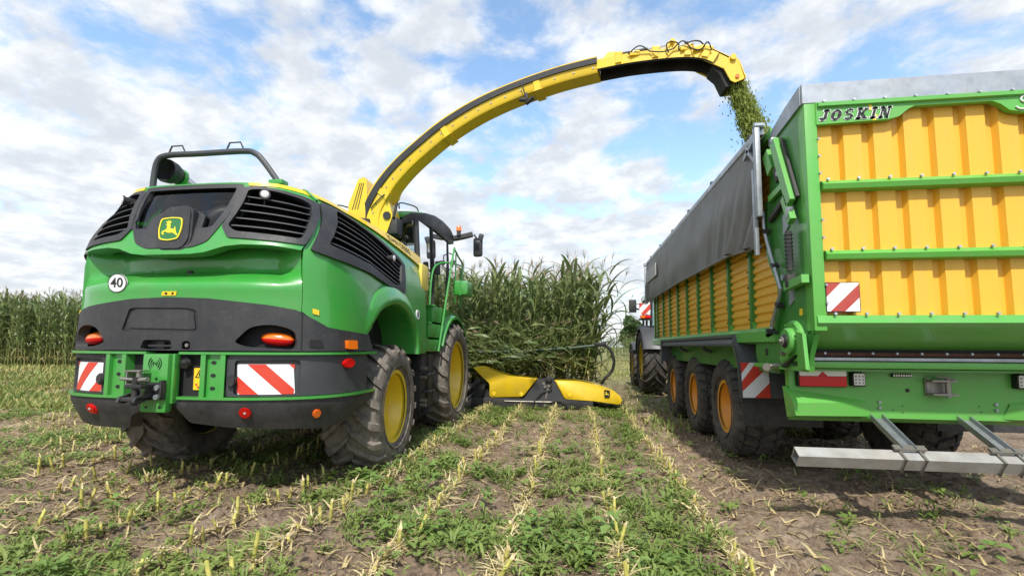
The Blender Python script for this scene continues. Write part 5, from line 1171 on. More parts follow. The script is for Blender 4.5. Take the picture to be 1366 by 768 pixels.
    # gear housing
    def ring(cy_, cz_, r, h0, h1, bev=.015): mb.tube([(x + sg * h0, cy_, cz_), (x + sg * (h1 - bev), cy_, cz_), (x + sg * h1, cy_, cz_)], [r, r, r - bev], 28)
    mb = MW(); ring(4.63, 1.54, .185, 0, .05); ring(4.63, 1.54, .12, .04, .10); ring(4.72, 1.42, .07, .03, .08); ring(4.80, 1.38, .045, .03, .07)
    for k in range(8):
        q = 2 * PI * k / 8 + .3; mb.cyl((x + sg * .05, 4.63 + .16 * math.cos(q), 1.54 + .16 * math.sin(q)), (x + sg * .065, 4.63 + .16 * math.cos(q), 1.54 + .16 * math.sin(q)), .014, 6)
    gh = mb.build('gear_housing', TGREEN, sp_)
    mb = MW(); ring(4.63, 1.54, .062, .09, .125); mb.prism([(4.52, 1.40), (4.48, 1.42), (4.72, 1.30), (4.78, 1.31)], 'x', x + sg * .05, x + sg * .09); mb.build('shaft_seal', INK, gh)
    mb = MW(); ring(4.63, 1.54, .042, .12, .135, .008); ring(4.63, 1.54, .02, .13, .15, .006); mb.cyl((x + sg * .06, 4.70, 1.43), (x + sg * .11, 4.70, 1.43), .022, 8); mb.build('shaft_end', STEEL, gh)
# rear floor gap
mb = MW(); mb.box((3.2, 5.0, 1.42), (2.36, .7, .10)); mb.build('floor_gap', DARK, TR)
mb = MW(); mb.box((3.2, 4.62, 1.425), (2.36, .02, .03)); mb.build('rust_strip', mat('rusty_steel', (.10, .04, .02), .8, var=.6, vscale=20), TR)
mb = MW(); mb.box((3.2, 4.60, 1.385), (2.38, .05, .025))
for k in range(12): mb.cyl((2.15 + .19 * k, 4.58, 1.435), (2.15 + .19 * k, 4.565, 1.435), .011, 6)
mb.build('floor_edge', GALV, TR)
mb = MW(); mb.box((3.2, 4.66, 1.335), (2.36, .12, .06), bev=.01); mb.box((3.2, 4.80, 1.285), (2.34, .20, .02)); mb.build_each('floor_beam', TGREEN, TR)

# body: yellow planks, posts, rails (both sides)
for x, sg in ((XL, -1), (XR, 1)):
    mb = MW(); rows = []; pz = []
    z = 1.66
    while z < 3.60: pz += [(z, 0), (z + .015, .022), (z + .055, .022), (z + .07, .0), (z + .085, .0)]; z += .0925
    for (zz, d) in pz: rows.append([(x - sg * (.085 - d), yy, zz) for yy in (4.80, 12.75)])
    mb.grid(rows); bs = mb.build('side_wall', TYEL, TR, smooth=20)
    mb = MW()
    for yy in (5.84, 6.65, 7.46, 8.27, 9.08, 9.89, 10.70, 11.51, 12.32, 12.72): mb.prism([(yy - .033, 1.62), (yy + .033, 1.62), (yy + .033, 3.60), (yy - .033, 3.60)], 'x', x - sg * .10, x - sg * .03)
    mb.build_each('stake', TSHADE, TR)
    mb = MW(); mb.prism([(x - sg * .10, 1.69), (x - sg * .02, 1.69), (x + sg * .03, 1.65), (x + sg * .03, 1.54), (x - sg * .10, 1.52)] , 'y', 5.02, 12.78); mb.box((x - sg * .05, 8.9, 3.62), (.14, 7.9, .08)); mb.build('side_rail', TGREEN, TR)
    mb = MW()
    for yy in (5.84, 6.65, 7.46, 8.27, 9.08, 9.89, 10.70, 11.51): mb.prism([(yy - .06, 1.69), (yy + .06, 1.69), (yy, 1.86)], 'x', x - sg * .10, x - sg * .035)
    mb.build_each('gusset', TGREEN, TR)
    mb = MW()
    for yy in (5.84, 6.65, 7.46, 8.27, 9.08, 9.89, 10.70, 11.51):
        for zz in np.arange(1.80, 2.6, .185): mb.cyl((x - sg * .04, yy + .055, zz), (x - sg * .04, yy + .075, zz), .014, 5)
    mb.build('bolt', DKMETAL, TR)
    mb = MW(); mb.box((x - sg * .30, 9.0, 1.36), (.30, 7.2, .30)); mb.build('sill_beam', TSHADE, TR)
mb = MW(); mb.box((3.2, 12.76, 2.6), (2.4, .06, 2.0)); mb.box((3.2, 8.8, 1.55), (2.2, 7.9, .10)); mb.build('body_floor', TSHADE, TR)
mb = MW(); mb.box((3.2, 4.46, 2.55), (2.3, .03, 1.9)); mb.build('tailgate_backing', DARK, TR)
mb = MW(); rows = []
for yy in np.linspace(4.4, 12.7, 20): rows.append([(xx, yy, 2.35 + .55 * math.exp(-((xx - 3.1) / .8) ** 2) * (0.6 + .4 * math.sin(yy * .9)) + .03 * math.sin(9 * xx + 7 * yy)) for xx in np.linspace(2.06, 4.34, 16)])
mb.grid(rows); heap = mb.build('silage_load', mat('chopped_maize_heap', (.16, .19, .05), .9, var=.8, vscale=40, var_col=(.05, .07, .015), bump=.6, bscale=80), None, loc=tuple(TB)); tag(heap, 'heap of chopped green maize filling the open trailer body', 'silage load')
# tarpaulin along each side (rolled down), rail and end frames
for x, sg in ((XL, -1), (XR, 1)):
    rows = []; ny, nz = 150, 26
    for i in range(ny + 1):
        yy = 5.12 + (13.0 - 5.12) * i / ny; row = []
        zb = lerp([(5.12, 2.50), (5.35, 2.53), (6.2, 2.60), (9, 2.655), (13.0, 2.66)], yy)
        rear = math.exp(-((yy - 5.2) / 1.3) ** 2); front = math.exp(-((yy - 12.9) / .6) ** 2)
        for j in range(nz + 1):
            t = j / nz; zz = 3.655 + (zb - 3.655) * t; a = t * t
            wv = .020 * math.sin(yy * 2.1 + t * 1.3) * t + .016 * math.sin(yy * 5.3 + 2.0 - t * 2) * a + rear * .075 * a * math.sin(9.5 * (yy + (1 - t) * .75) + 1.0) + rear * .05 * a * math.sin(21 * (yy + (1 - t) * .7)) + front * .04 * a * math.sin(13 * (yy - t * .4)) + .010 * math.sin(zz * 9 + yy * .7)
            row.append((x + sg * (.085 + .02 * math.sin(t * PI) + wv * .8), yy, zz + .012 * math.sin(yy * 7.5) * t))
        rows.append(row)
    mb = MW(); mb.grid(rows); mb.grid([[(p[0] - sg * .006, p[1], p[2]) for p in r] for r in rows]); tp = mb.build('tarpaulin', TARP, TR, smooth=180)
    mb = MW(); mb.tube([(x + sg * .085 + sg * .012, 5.12 + (13 - 5.12) * i / 30, lerp([(5.12, 2.50), (5.35, 2.53), (6.2, 2.60), (9, 2.655), (13.0, 2.66)], 5.12 + (13 - 5.12) * i / 30)) for i in range(31)], .020, 6); mb.build('tarp_hem', TARP, tp)
    mb = MW(); mb.box((x + sg * .06, 9.06, 3.69), (.07, 7.95, .07), bev=.012); mb.tube([(x + sg * .05, 5.05, 3.745), (x + sg * .05, 13.0, 3.745)], .022, 8); mb.build('tarp_rail', GALV, TR)
    mb = MW()
    for yy in (5.4, 6.9, 8.3, 9.7, 11.1, 12.5): mb.box((x + sg * .05, yy, 3.76), (.05, .07, .06), bev=.01)
    mb.build_each('rail_clip', DKMETAL, TR)
    mb = MW(); mb.box((x + sg * .115, 5.06, 3.26), (.05, .075, .94), bev=.01); mb.box((x + sg * .125, 5.13, 2.86), (.04, .05, .90), bev=.01); mb.box((x + sg * .115, 5.24, 3.58), (.035, .36, .045), rot=(-.32, 0, 0)); mb.box((x + sg * .115, 5.22, 3.50), (.035, .30, .04), rot=(.75, 0, 0)); mb.cyl((x + sg * .05, 5.04, 3.735), (x + sg * .14, 5.04, 3.735), .03, 10); mb.box((x + sg * .12, 13.02, 3.18), (.06, .06, 1.06), bev=.01); mb.box((x + sg * .12, 13.02, 2.64), (.09, .1, .05)); mb.box((x + sg * .12, 13.02, 3.66), (.09, .1, .07)); mb.build_each('tarp_frame', GALV, TR)
    mb = MW(); LPt = (lambda x, sg: (lambda u, v, h: (x + sg * (.125 + h), u, v)))(x, sg); panel(mb, rpoly([(12.75, 3.12), (11.35, 3.12), (11.35, 3.42), (12.75, 3.42)], .02), LPt, .012, -.01, du=.2); lab = mb.build('tarp_label', mat('grey_white_print', (.42, .42, .42), .6, dust=.3), TR)

# wheels, fenders
for sg in (-1, 1):
    for yy in (7.27, 9.08, 10.89): build_wheel(TR, (sg * .865 + (.30 if sg > 0 else 0), yy - TB.y, .655), .675, .60, .355, sg, 24, .05, TORANGE, RUB2, dish=.35, style='block', lw=.10)
    X = 3.2 + sg * 1.32 + (.30 if sg > 0 else 0)
    mb = MW()
    mb.prism([(6.20, 1.635), (11.15, 1.635), (11.15, 1.60), (6.22, 1.60)], 'x', X, X - sg * .62)
    mb.add([(X, 6.14, 1.53), (X, 11.2, 1.53), (X - sg * .04, 11.15, 1.637), (X - sg * .04, 6.20, 1.637)], [(0, 1, 2, 3)]); mb.add([(X + sg * .002, 6.14, 1.53), (X + sg * .002, 11.2, 1.53), (X - sg * .0, 11.2, 1.50), (X - sg * .0, 6.12, 1.50)], [(0, 1, 2, 3)])
    for ya, za, yb_, zb_ in ((6.20, 1.64, 6.0, 1.30), (6.0, 1.30, 5.95, .90)): mb.add([(X, ya, za), (X - sg * .64, ya, za), (X - sg * .64, yb_, zb_), (X, yb_, zb_), (X, ya + .02, za), (X - sg * .64, ya + .02, za), (X - sg * .64, yb_ + .02, zb_), (X, yb_ + .02, zb_)], [(0, 1, 2, 3), (7, 6, 5, 4), (0, 3, 7, 4), (2, 3, 7, 6)])
    mb.add([(X, 6.14, 1.55), (X, 5.98, 1.30), (X, 5.93, .90), (X, 5.99, .90), (X, 6.06, 1.30), (X, 6.24, 1.55)], [(0, 1, 4, 5), (1, 2, 3, 4)])
    mb.box((X - sg * .01, 11.17, 1.36), (.04, .06, .52)); mb.box((X - sg * .32, 11.18, 1.40), (.62, .03, .45))
    for yy in (7.9, 9.6): mb.tube([(X - sg * .05, yy, 1.58), (X - sg * .1, yy + .03, 1.45), (X - sg * .35, yy + .05, 1.35)], .03, 6)
    fd = mb.build('mudguard', MUDG, TR, smooth=20)
    mb = MW()
    WS = (lambda X, sg: (lambda a, b, h: (X - sg * .02 - sg * a * .30, 5.95 + (b * .05 if b > .0 else 0) - h, .905 + b * .40)))(X, sg)
    panel(mb, [(0, 0), (1, 0), (1, 1), (0, 1)], WS, .006, .0); pl_ = mb.build('warning_plate', WHITE, fd)
    mb = MW()
    for q in ([(0, .68), (.32, 1), (0, 1)], [(0, .18), (0, .46), (.56, 1), (.9, 1), (1, .95), (1, .88)], [(.42, 0), (1, 0), (1, .42)]):
        q = [(a, b) for a, b in q]; panel(mb, q, WS, .008, .002)
    mb.build('red_stripe', RED, pl_)
    mb = MW(); mb.box((X - sg * .52, 6.04, 1.12), (.70, .03, .46)); mb.box((X - sg * .46, 6.02, .76), (.86, .02, .36)); mb.build_each('mud_flap', BLK, fd)
mb = MW(); mb.box((3.2 - .45, 8.8, 1.18), (.16, 7.6, .34)); mb.box((3.2 + .45, 8.8, 1.18), (.16, 7.6, .34))
for yy in (7.27, 9.08, 10.89): mb.box((3.35, yy, .66), (1.6, .16, .16), bev=.03); mb.box((2.8, yy, .85), (.1, 1.1, .06)); mb.box((3.6, yy, .85), (.1, 1.1, .06))
mb.box((3.2, 5.4, .95), (1.6, .8, .3)); mb.prism([(12.6, 1.2), (14.6, .75), (14.6, .60), (12.6, .95)], 'x', 3.05, 3.35); mb.build('chassis', DKMETAL, TR)
# rear light beam
mb = MW()
mb.prism([(2.56, 1.315), (3.84, 1.315), (3.84, 1.28), (4.42, 1.27), (4.42, .86), (4.40, .845), (2.0, .845), (1.98, .86), (1.98, 1.27), (2.56, 1.28)], 'y', 4.90, 4.95)
mb.add([(1.98, 4.90, .845), (4.42, 4.90, .845), (4.42, 4.98, .80), (1.98, 4.98, .80)], [(0, 1, 2, 3)])
bp = mb.build('rear_beam', TGREEN, TR, smooth=20)
mb = MW()
for a, b, c in ((1.93, 2.40, 2.62), (4.47, 4.0, 3.78)):
    mb.add([(a, 4.93, 1.12), (b, 4.90, 1.12), (c, 4.90, 1.0), (a, 4.74, 1.02), (c, 4.885, .985), (a, 4.72, .985), (c + (.06 if a < 3 else -.06), 4.90, .86), (a + (.03 if a < 3 else -.03), 4.74, .87), (c, 4.93, .83), (a + (.03 if a < 3 else -.03), 4.93, .83)], [(0, 1, 2, 3), (3, 2, 4, 5), (5, 4, 6, 7), (7, 6, 8, 9), (0, 3, 5, 7, 9)])
mb.build_each('corner_wedge', TGREEN, bp, smooth=15)
for x0, x1, xs0 in ((2.045, 2.445, 2.50), (3.955, 4.355, 3.82)):
    S_ = RP(4.84)
    mb = MW(); mb.box(((x0 + x1) / 2, 4.87, 1.20), (x1 - x0 + .02, .06, .155), bev=.012); tl = mb.build('tail_light', INK, bp)
    mb = MW(); panel(mb, rpoly([(x0, 1.13), (x1, 1.13), (x1, 1.222), (x0, 1.222)], .01), S_, .008, -.02); mb.build('red_lens', LRED, tl)
    mb = MW(); panel(mb, rpoly([(x0, 1.224), (x1, 1.224), (x1, 1.27), (x0, 1.27)], .01), S_, .008, -.02); mb.build('clear_lens', LWHT, tl)
    mb = MW(); xm = (x0 + x1) / 2; panel(mb, [(xm - .04, 1.224), (xm + .04, 1.224), (xm, 1.266)], S_, .010, 0); mb.build('red_triangle', LRED, tl)
    mb = MW(); mb.box((xs0 + .05, 4.87, 1.195), (.11, .07, .125), bev=.01); mb.box((xs0 + .05, 4.86, 1.275), (.06, .04, .05)); wl_ = mb.build('work_light', INK, bp)
    mb = MW(); panel(mb, rpoly([(xs0 + .005, 1.145), (xs0 + .095, 1.145), (xs0 + .095, 1.25), (xs0 + .005, 1.25)], .01), S_, .010, -.01); mb.build('lamp_lens', LWHT, wl_)
    mb = MW()
    for i in range(3):
        for j in range(3): mb.add(*[[S_(xs0 + .02 + .03 * i + dx, 1.165 + .03 * j + dz, .0115) for dx, dz in ((-.008, -.008), (.008, -.008), (.008, .008), (-.008, .008))], [(0, 1, 2, 3)]])
    mb.build_each('led', STEEL, wl_)
mb = MW(); mb.box((2.93, 4.885, 1.235), (.17, .03, .032), bev=.01); mb.build('plate_lamp', INK, bp)
mb = MW()
for k in range(8): mb.box((2.86 + .02 * k, 4.868, 1.235), (.012, .006, .020))
mb.build('lamp_lens', LWHT, bp)
mb = MW(); mb.box((3.14, 4.885, 1.135), (.03, .03, .16), bev=.005); mb.box((3.14, 4.89, 1.135), (.05, .02, .16), bev=.005); mb.box((3.22, 4.84, 1.075), (.20, .10, .016)); mb.box((3.22, 4.84, 1.195), (.20, .10, .016)); mb.cyl((3.26, 4.82, 1.05), (3.26, 4.82, 1.215), .022, 10); mb.box((3.20, 4.885, 1.135), (.16, .02, .11)); mb.tube([(3.17, 4.82, 1.235), (3.24, 4.80, 1.225), (3.30, 4.80, 1.21)], .008, 6); mb.build('tow_jaw', STEEL, bp)
mb = MW()
for x, z in ((2.74, 1.30), (2.82, 1.30), (3.60, 1.30), (3.68, 1.30), (2.74, .99), (2.74, .94), (3.68, .99), (3.68, .94), (3.15, 1.08), (3.15, 1.19)): mb.cyl((x, 4.90, z), (x, 4.885, z), .014, 8)
mb.build_each('bolt', GALV, bp)
mb = MW(); mb.cyl((2.98, 4.902, 1.10), (2.98, 4.896, 1.10), .018, 10)
for x, z in ((2.85, .92), (2.93, .96), (3.55, .97), (3.56, .92), (2.93, .90)): mb.cyl((x, 4.902, z), (x, 4.897, z), .006, 6)
mb.build_each('drilled_hole', INK, bp)
mb = MW(); mb.tube(spline([(1.80, 4.95, 1.30), (1.92, 4.92, 1.31), (2.02, 4.92, 1.24), (2.04, 4.95, 1.18)], 5), .022, 8); mb.cyl((1.80, 4.92, 1.30), (1.78, 4.88, 1.295), .035, 12); mb.build('air_pipe', STEEL, bp)
mb = MW(); mb.box((2.0, 4.93, 1.22), (.05, .08, .20)); mb.box((4.4, 4.93, 1.22), (.05, .08, .20)); mb.build_each('lamp_bracket', TGREEN, bp)
# underrun bar: a square tube clamped square to its two sloping arms
mb = MW(); YB, ZB, a = 4.50, .56, .056; tl_ = rad(32)
def rt(dy, dz): return (YB + dy * math.cos(tl_) - dz * math.sin(tl_), ZB + dy * math.sin(tl_) + dz * math.cos(tl_))
def sec(x, k): return [(x, *rt(-k, -k)), (x, *rt(k, -k)), (x, *rt(k, k)), (x, *rt(-k, k))]
rows = [sec(x, a) for x in (1.84, 4.70)]
mb.grid(rows, True)
for x in (1.84, 4.70): mb.grid([sec(x, a), sec(x, a * .84), sec(x + (.25 if x < 3 else -.25), a * .84)], True)
ub = mb.build('underrun_bar', GALV2, TR)
for x in (2.71, 3.42):
    mb = MW(); A_, B_ = Vector((x, 5.10, .93)), Vector((x, *rt(.03, a + .008))); t = (B_ - A_).normalized(); n_ = t.cross(Vector((1, 0, 0)))
    q = [A_ + Vector((-.055, 0, 0)), A_ + Vector((.055, 0, 0)), B_ + Vector((.055, 0, 0)), B_ + Vector((-.055, 0, 0))]; up_ = Vector((0, -math.sin(tl_), math.cos(tl_)))
    mb.add(q + [p + up_ * .012 for p in q], [(0, 1, 2, 3), (7, 6, 5, 4), (0, 4, 5, 1), (1, 5, 6, 2), (2, 6, 7, 3), (3, 7, 4, 0)])
    for e in (-.055, .045): q2 = [A_ + Vector((e, 0, 0)), A_ + Vector((e + .01, 0, 0)), B_ + Vector((e + .01, 0, 0)), B_ + Vector((e, 0, 0))]; mb.add([p + up_ * .012 for p in q2] + [p + up_ * .05 for p in q2], [(0, 1, 2, 3), (7, 6, 5, 4), (0, 4, 5, 1), (1, 5, 6, 2), (2, 6, 7, 3), (3, 7, 4, 0)])
    ar = mb.build('bar_arm', GALV, ub)
    for dx in (-.065, .085):
        mb = MW(); c_ = a + .012; mb.tube([(x + dx, *rt(c_ + .02, c_)), (x + dx, *rt(-c_, c_)), (x + dx, *rt(-c_, -c_)), (x + dx, *rt(c_ + .02, -c_))], .010, 6); mb.build('u_bolt', STEEL, ub)
    mb = MW(); y_, z_ = rt(.05, a + .03); mb.box((x + .01, y_, z_), (.24, .05, .02), rot=(tl_, 0, 0)); mb.build('clamp_plate', STEEL, ub)

# ================================================================== tractor in front of the trailer
QB = Vector((3.2, 16.35, 0))
class MQ(MW): base = QB
TQ = thing('tractor', 'green tractor with yellow wheel rims hitched in front of the silage trailer', 'tractor', QB)
for sg in (-1, 1):
    build_wheel(TQ, (sg * .78, 0, 1.02), 1.03, .72, .60, sg, 20, .055, YELRIM, RUB2, dish=.2, lw=.07)
    build_wheel(TQ, (sg * .80, 2.95, .78), .80, .58, .46, sg, 18, .05, YELRIM, RUB2, dish=.2, lw=.06)
    mb = MQ(); rows = []
    for k in range(15):
        q = rad(10 + 150 * k / 14); y_, z_ = 16.35 + 1.14 * math.cos(q), 1.02 + 1.16 * math.sin(q); rows.append([(3.2 + sg * .48, y_, z_), (3.2 + sg * 1.10, y_, z_), (3.2 + sg * 1.16, 16.35 + 1.10 * math.cos(q), 1.02 + 1.12 * math.sin(q)), (3.2 + sg * 1.16, 16.35 + 1.04 * math.cos(q), 1.02 + 1.06 * math.sin(q))])
    mb.grid(rows); mb.build('rear_fender', BLK2, TQ, smooth=50)
    mb = MQ(); rows = []
    for k in range(9):
        q = rad(30 + 110 * k / 8); rows.append([(3.2 + sg * .55, 19.3 + .90 * math.cos(q), .78 + .90 * math.sin(q)), (3.2 + sg * 1.08, 19.3 + .90 * math.cos(q), .78 + .90 * math.sin(q)), (3.2 + sg * 1.1, 19.3 + .84 * math.cos(q), .78 + .84 * math.sin(q))])
    mb.grid(rows); mb.build('front_fender', BLK2, TQ, smooth=50)
    mb = MQ(); mb.tube([(3.2 + sg * .8, 17.6, 2.75), (3.2 + sg * 1.15, 17.3, 2.83), (3.2 + sg * 1.32, 16.1, 2.82)], .03, 8); mb.box((3.2 + sg * 1.38, 16.0, 2.80), (.24, .10, .42), bev=.04); mb.build('mirror', BLK, TQ)
    mb = MQ(); px_ = 3.2 + sg * 1.03; mb.box((px_, 15.78, 2.70), (.34, .02, .36)); w1_ = mb.build('warning_plate', WHITE, TQ)
    mb = MQ(); S_ = RP(15.765)
    for qd in ([(0, .52), (.44, 1), (0, 1)], [(.10, 0), (.54, 0), (1, .48), (1, .95)]): panel(mb, [(px_ - .17 + .34 * (a if sg < 0 else 1 - a), 2.52 + .36 * b) for a, b in qd], S_, .004, 0)
    mb.build('red_stripe', RED, w1_)
    mb = MQ(); mb.box((px_ + .02, 15.8, 2.44), (.32, .08, .10), bev=.02); lm = mb.build('tail_light', LRED, TQ); mb = MQ(); mb.box((px_ - .06, 15.755, 2.44), (.12, .012, .08)); mb.build('orange_lens', LORG, lm)
    mb = MQ(); mb.box((px_ + .02, 15.85, 2.36), (.40, .10, .06)); mb.build_each('lamp_bracket', BLK, TQ)
mb = MQ(); mb.box((3.2, 18.9, 1.55), (.85, 2.6, .75), bev=.12); mb.prism([(17.6, 1.9), (20.2, 1.75), (20.3, 1.5), (17.6, 1.5)], 'x', 2.85, 3.55); mb.build('bonnet', GREEN, TQ)
mb = MQ(); mb.box((3.2, 17.2, 1.0), (.6, 4.6, .6), bev=.05); mb.box((3.2, 16.35, 1.0), (1.2, .35, .35)); mb.box((3.2, 19.3, .78), (1.2, .25, .25)); mb.box((3.2, 15.4, .75), (.3, .9, .3)); mb.build('chassis', DKMETAL, TQ)
mb = MQ(); mb.box((3.2, 16.9, 3.18), (1.75, 2.1, .20), bev=.08); mb.build('cab_roof', GREEN, TQ)
mb = MQ()
for sg in (-1, 1):
    for (ya, yb2) in ((16.0, 15.95), (16.9, 16.9), (17.8, 17.7)): mb.tube([(3.2 + sg * .82, ya, 1.6), (3.2 + sg * .80, yb2, 3.1)], .045, 8)
mb.box((3.2, 16.9, 1.65), (1.7, 1.9, .2), bev=.03); mb.build('cab_frame', BLK, TQ)
mb = MQ()
for sg in (-1, 1): mb.add([(3.2 + sg * .83, 16.0, 1.7), (3.2 + sg * .83, 17.8, 1.7), (3.2 + sg * .81, 17.7, 3.08), (3.2 + sg * .81, 15.95, 3.08)], [(0, 1, 2, 3)])
mb.add([(2.4, 15.98, 1.8), (4.0, 15.98, 1.8), (4.0, 15.94, 3.08), (2.4, 15.94, 3.08)], [(0, 1, 2, 3)]); mb.add([(2.4, 17.82, 1.8), (4.0, 17.82, 1.8), (4.0, 17.72, 3.08), (2.4, 17.72, 3.08)], [(0, 1, 2, 3)])
mb.build_each('cab_window', CABGLASS, TQ, smooth=0)
# ================================================================== standing maize
rng = np.random.default_rng(11)
def corn_parts(r, h, nl=13, lean=0.0, droop=1.0, low=0):
    """returns [(verts, faces, material index)]"""
    sv = []; n = 6; segs = 7; rows = []
    bend = r.uniform(-.04, .04)
    def at(t): return np.array([bend * t * t * h, 0, h * t])
    for i in range(segs + 1):
        t = i / segs; rd = .014 * (1 - .75 * t); c = at(t); rows.append([c + rd * np.array([math.cos(6.283 * k / n), math.sin(6.283 * k / n), 0]) for k in range(n)])
    V = np.array(rows).reshape(-1, 3); F = np.array([(i * n + k, i * n + (k + 1) % n, (i + 1) * n + (k + 1) % n, (i + 1) * n + k) for i in range(segs) for k in range(n)])
    out = [(V, F, 0)]; az0 = r.uniform(0, 6.28)
    for i in range(nl):
        t = .14 + .74 * i / (nl - 1); az = az0 + PI * i + r.normal(0, .35); dry = (t < .28) and r.uniform() < .4
        ln = h * r.uniform(.22, .31) * (1.0 - .5 * abs(t - .55)); e0 = r.uniform(1.05, 1.35) if not dry else r.uniform(.2, .7); e1 = e0 - r.uniform(.7, 2.1) * droop if not dry else r.uniform(-1.5, -1.1)
        v, f = leaf_strip(at(t), az, e0, e1, ln, r.uniform(.105, .145) * (.6 if dry else 1), 6, .45, lambda q: (min(1, .35 + 3 * q) * (1 - q) ** .55 + .02))
        tw = r.uniform(-.5, .5); out.append((v, f, 2 if dry else 1))
    if low < 1:
        top = at(1); ps = []
        for k in range(8): ps.append(leaf_strip(top + np.array([0, 0, -.02]) , r.uniform(0, 6.28), r.uniform(1.0, 1.5), r.uniform(.3, 1.2), r.uniform(.16, .28), .012, 3, .2, lambda q: 1 - .5 * q))
        ps.append(leaf_strip(top, 0, 1.5, 1.5, .30, .013, 3, .2, lambda q: 1 - .5 * q)); v, f = join(ps); out.append((v, f, 3))
    # cob in its husk
    for k in range(1):
        t = r.uniform(.38, .46); az = r.uniform(0, 6.28); b = at(t); d = np.array([math.cos(az) * .45, math.sin(az) * .45, .9]); rows = []
        for q, rr in ((0, .012), (.06, .028), (.14, .030), (.22, .018), (.26, .004)): rows.append([b + d * q + rr * np.array([math.cos(6.283 * m / 6), math.sin(6.283 * m / 6), 0]) for m in range(6)])
        out.append((np.array(rows).reshape(-1, 3), np.array([(i * 6 + m, i * 6 + (m + 1) % 6, (i + 1) * 6 + (m + 1) % 6, (i + 1) * 6 + m) for i in range(4) for m in range(6)]), 4))
    return out
CST = mat('maize_stalk', (.20, .26, .06), .5, var=1, vscale=6, var_col=(.30, .30, .09)); CLF = mat('maize_leaf', (.165, .235, .078), .36, var=1, vscale=1.6, var_col=(.27, .31, .13), backlit=.32, objrand=.35, spec=.4)
CDR = mat('dry_maize_leaf', (.38, .30, .14), .7, var=1, vscale=5, var_col=(.25, .22, .08), backlit=.25); CTS = mat('maize_tassel', (.38, .30, .19), .8, var=1, vscale=7, var_col=(.28, .20, .13)); CHK = mat('maize_husk', (.22, .29, .09), .55)
CM = [CST, CLF, CDR, CTS, CHK]
def corn_mesh(r, h, **k):
    ps = corn_parts(r, h, **k); V, F = join([(a, b) for a, b, c in ps]); mi = np.concatenate([np.full(len(b), c) for a, b, c in ps]).astype(np.int32)
    me = np_mesh('maize_plant', V, F)
    for m in CM: me.materials.append(m)
    me.polygons.foreach_set('material_index', mi); me.shade_smooth(); return me, (V, F, mi)
CORN = [corn_mesh(rng, h) for h in (3.45, 3.6, 3.7, 3.8, 3.5, 3.65, 3.75, 3.55)]
def plant(me, x, y, sc, rot, label, group, z=None):
    o = bpy.data.objects.new('maize_plant', me); COL.objects.link(o); o.location = (x, y, (float(gz(x, y)) if z is None else z) - .02); o.scale = (sc, sc, sc); o.rotation_euler = rot; tag(o, label, 'maize plant', group); return o
def mass(name, label, pts, sc0=.9, sc1=1.1, sub=None):
    """the rest of a crop as one object"""
    T = [c[1] for c in CORN]; V, F, M, o = [], [], [], 0
    for (x, y) in pts:
        tv, tf, tm = T[int(rng.integers(0, len(T)))]; a = rng.uniform(0, 6.28); s = rng.uniform(sc0, sc1); c_, s_ = math.cos(a), math.sin(a); lx, ly = rng.normal(0, .04), rng.normal(0, .04)
        v = tv * s; V.append(np.stack([v[:, 0] * c_ - v[:, 1] * s_ + lx * v[:, 2] + x, v[:, 0] * s_ + v[:, 1] * c_ + ly * v[:, 2] + y, v[:, 2] + float(gz(x, y)) - .02], -1)); F.append(tf + o); M.append(tm); o += len(tv)
    me = np_mesh(name, np.concatenate(V), np.concatenate(F))
    for m in CM: me.materials.append(m)
    me.polygons.foreach_set('material_index', np.concatenate(M).astype(np.int32)); ob = link(name, me, [], None, 180); tag(ob, label, 'maize crop', kind='stuff'); return ob
def upright(): return (rng.normal(0, .05), rng.normal(0, .05), rng.uniform(0, 6.28))
GA = 'uncut maize plants in front of the header'
cnt = 0; restA = []
for rx in [r for r in ROWS if -9.6 < r < .6]:
    y = 12.75 + rng.uniform(0, .15); k = 0
    while y < 21:
        vis = rx > -3.8 and k < (15 if rx < .1 else 26)
        if vis:
            edge = rx > -.1 and k < 99
            plant(CORN[int(rng.integers(0, 8))][0], rx + rng.normal(-.06 if edge else 0, .12 if edge else .05), y, rng.uniform(.90, 1.04), (rng.normal(0, .05), rng.normal(.05 if edge else 0, .06), rng.uniform(0, 6.28)), {True: 'uncut maize plant on the trailer side of the standing block', False: 'uncut tall maize plant standing in the block in front of the yellow header'}[edge], GA); cnt += 1
        else: restA.append((rx + rng.normal(0, .05), y))
        y += (rng.uniform(.13, .21) if rx < .1 else rng.uniform(.05, .08)) if k < 26 else .3; k += 1
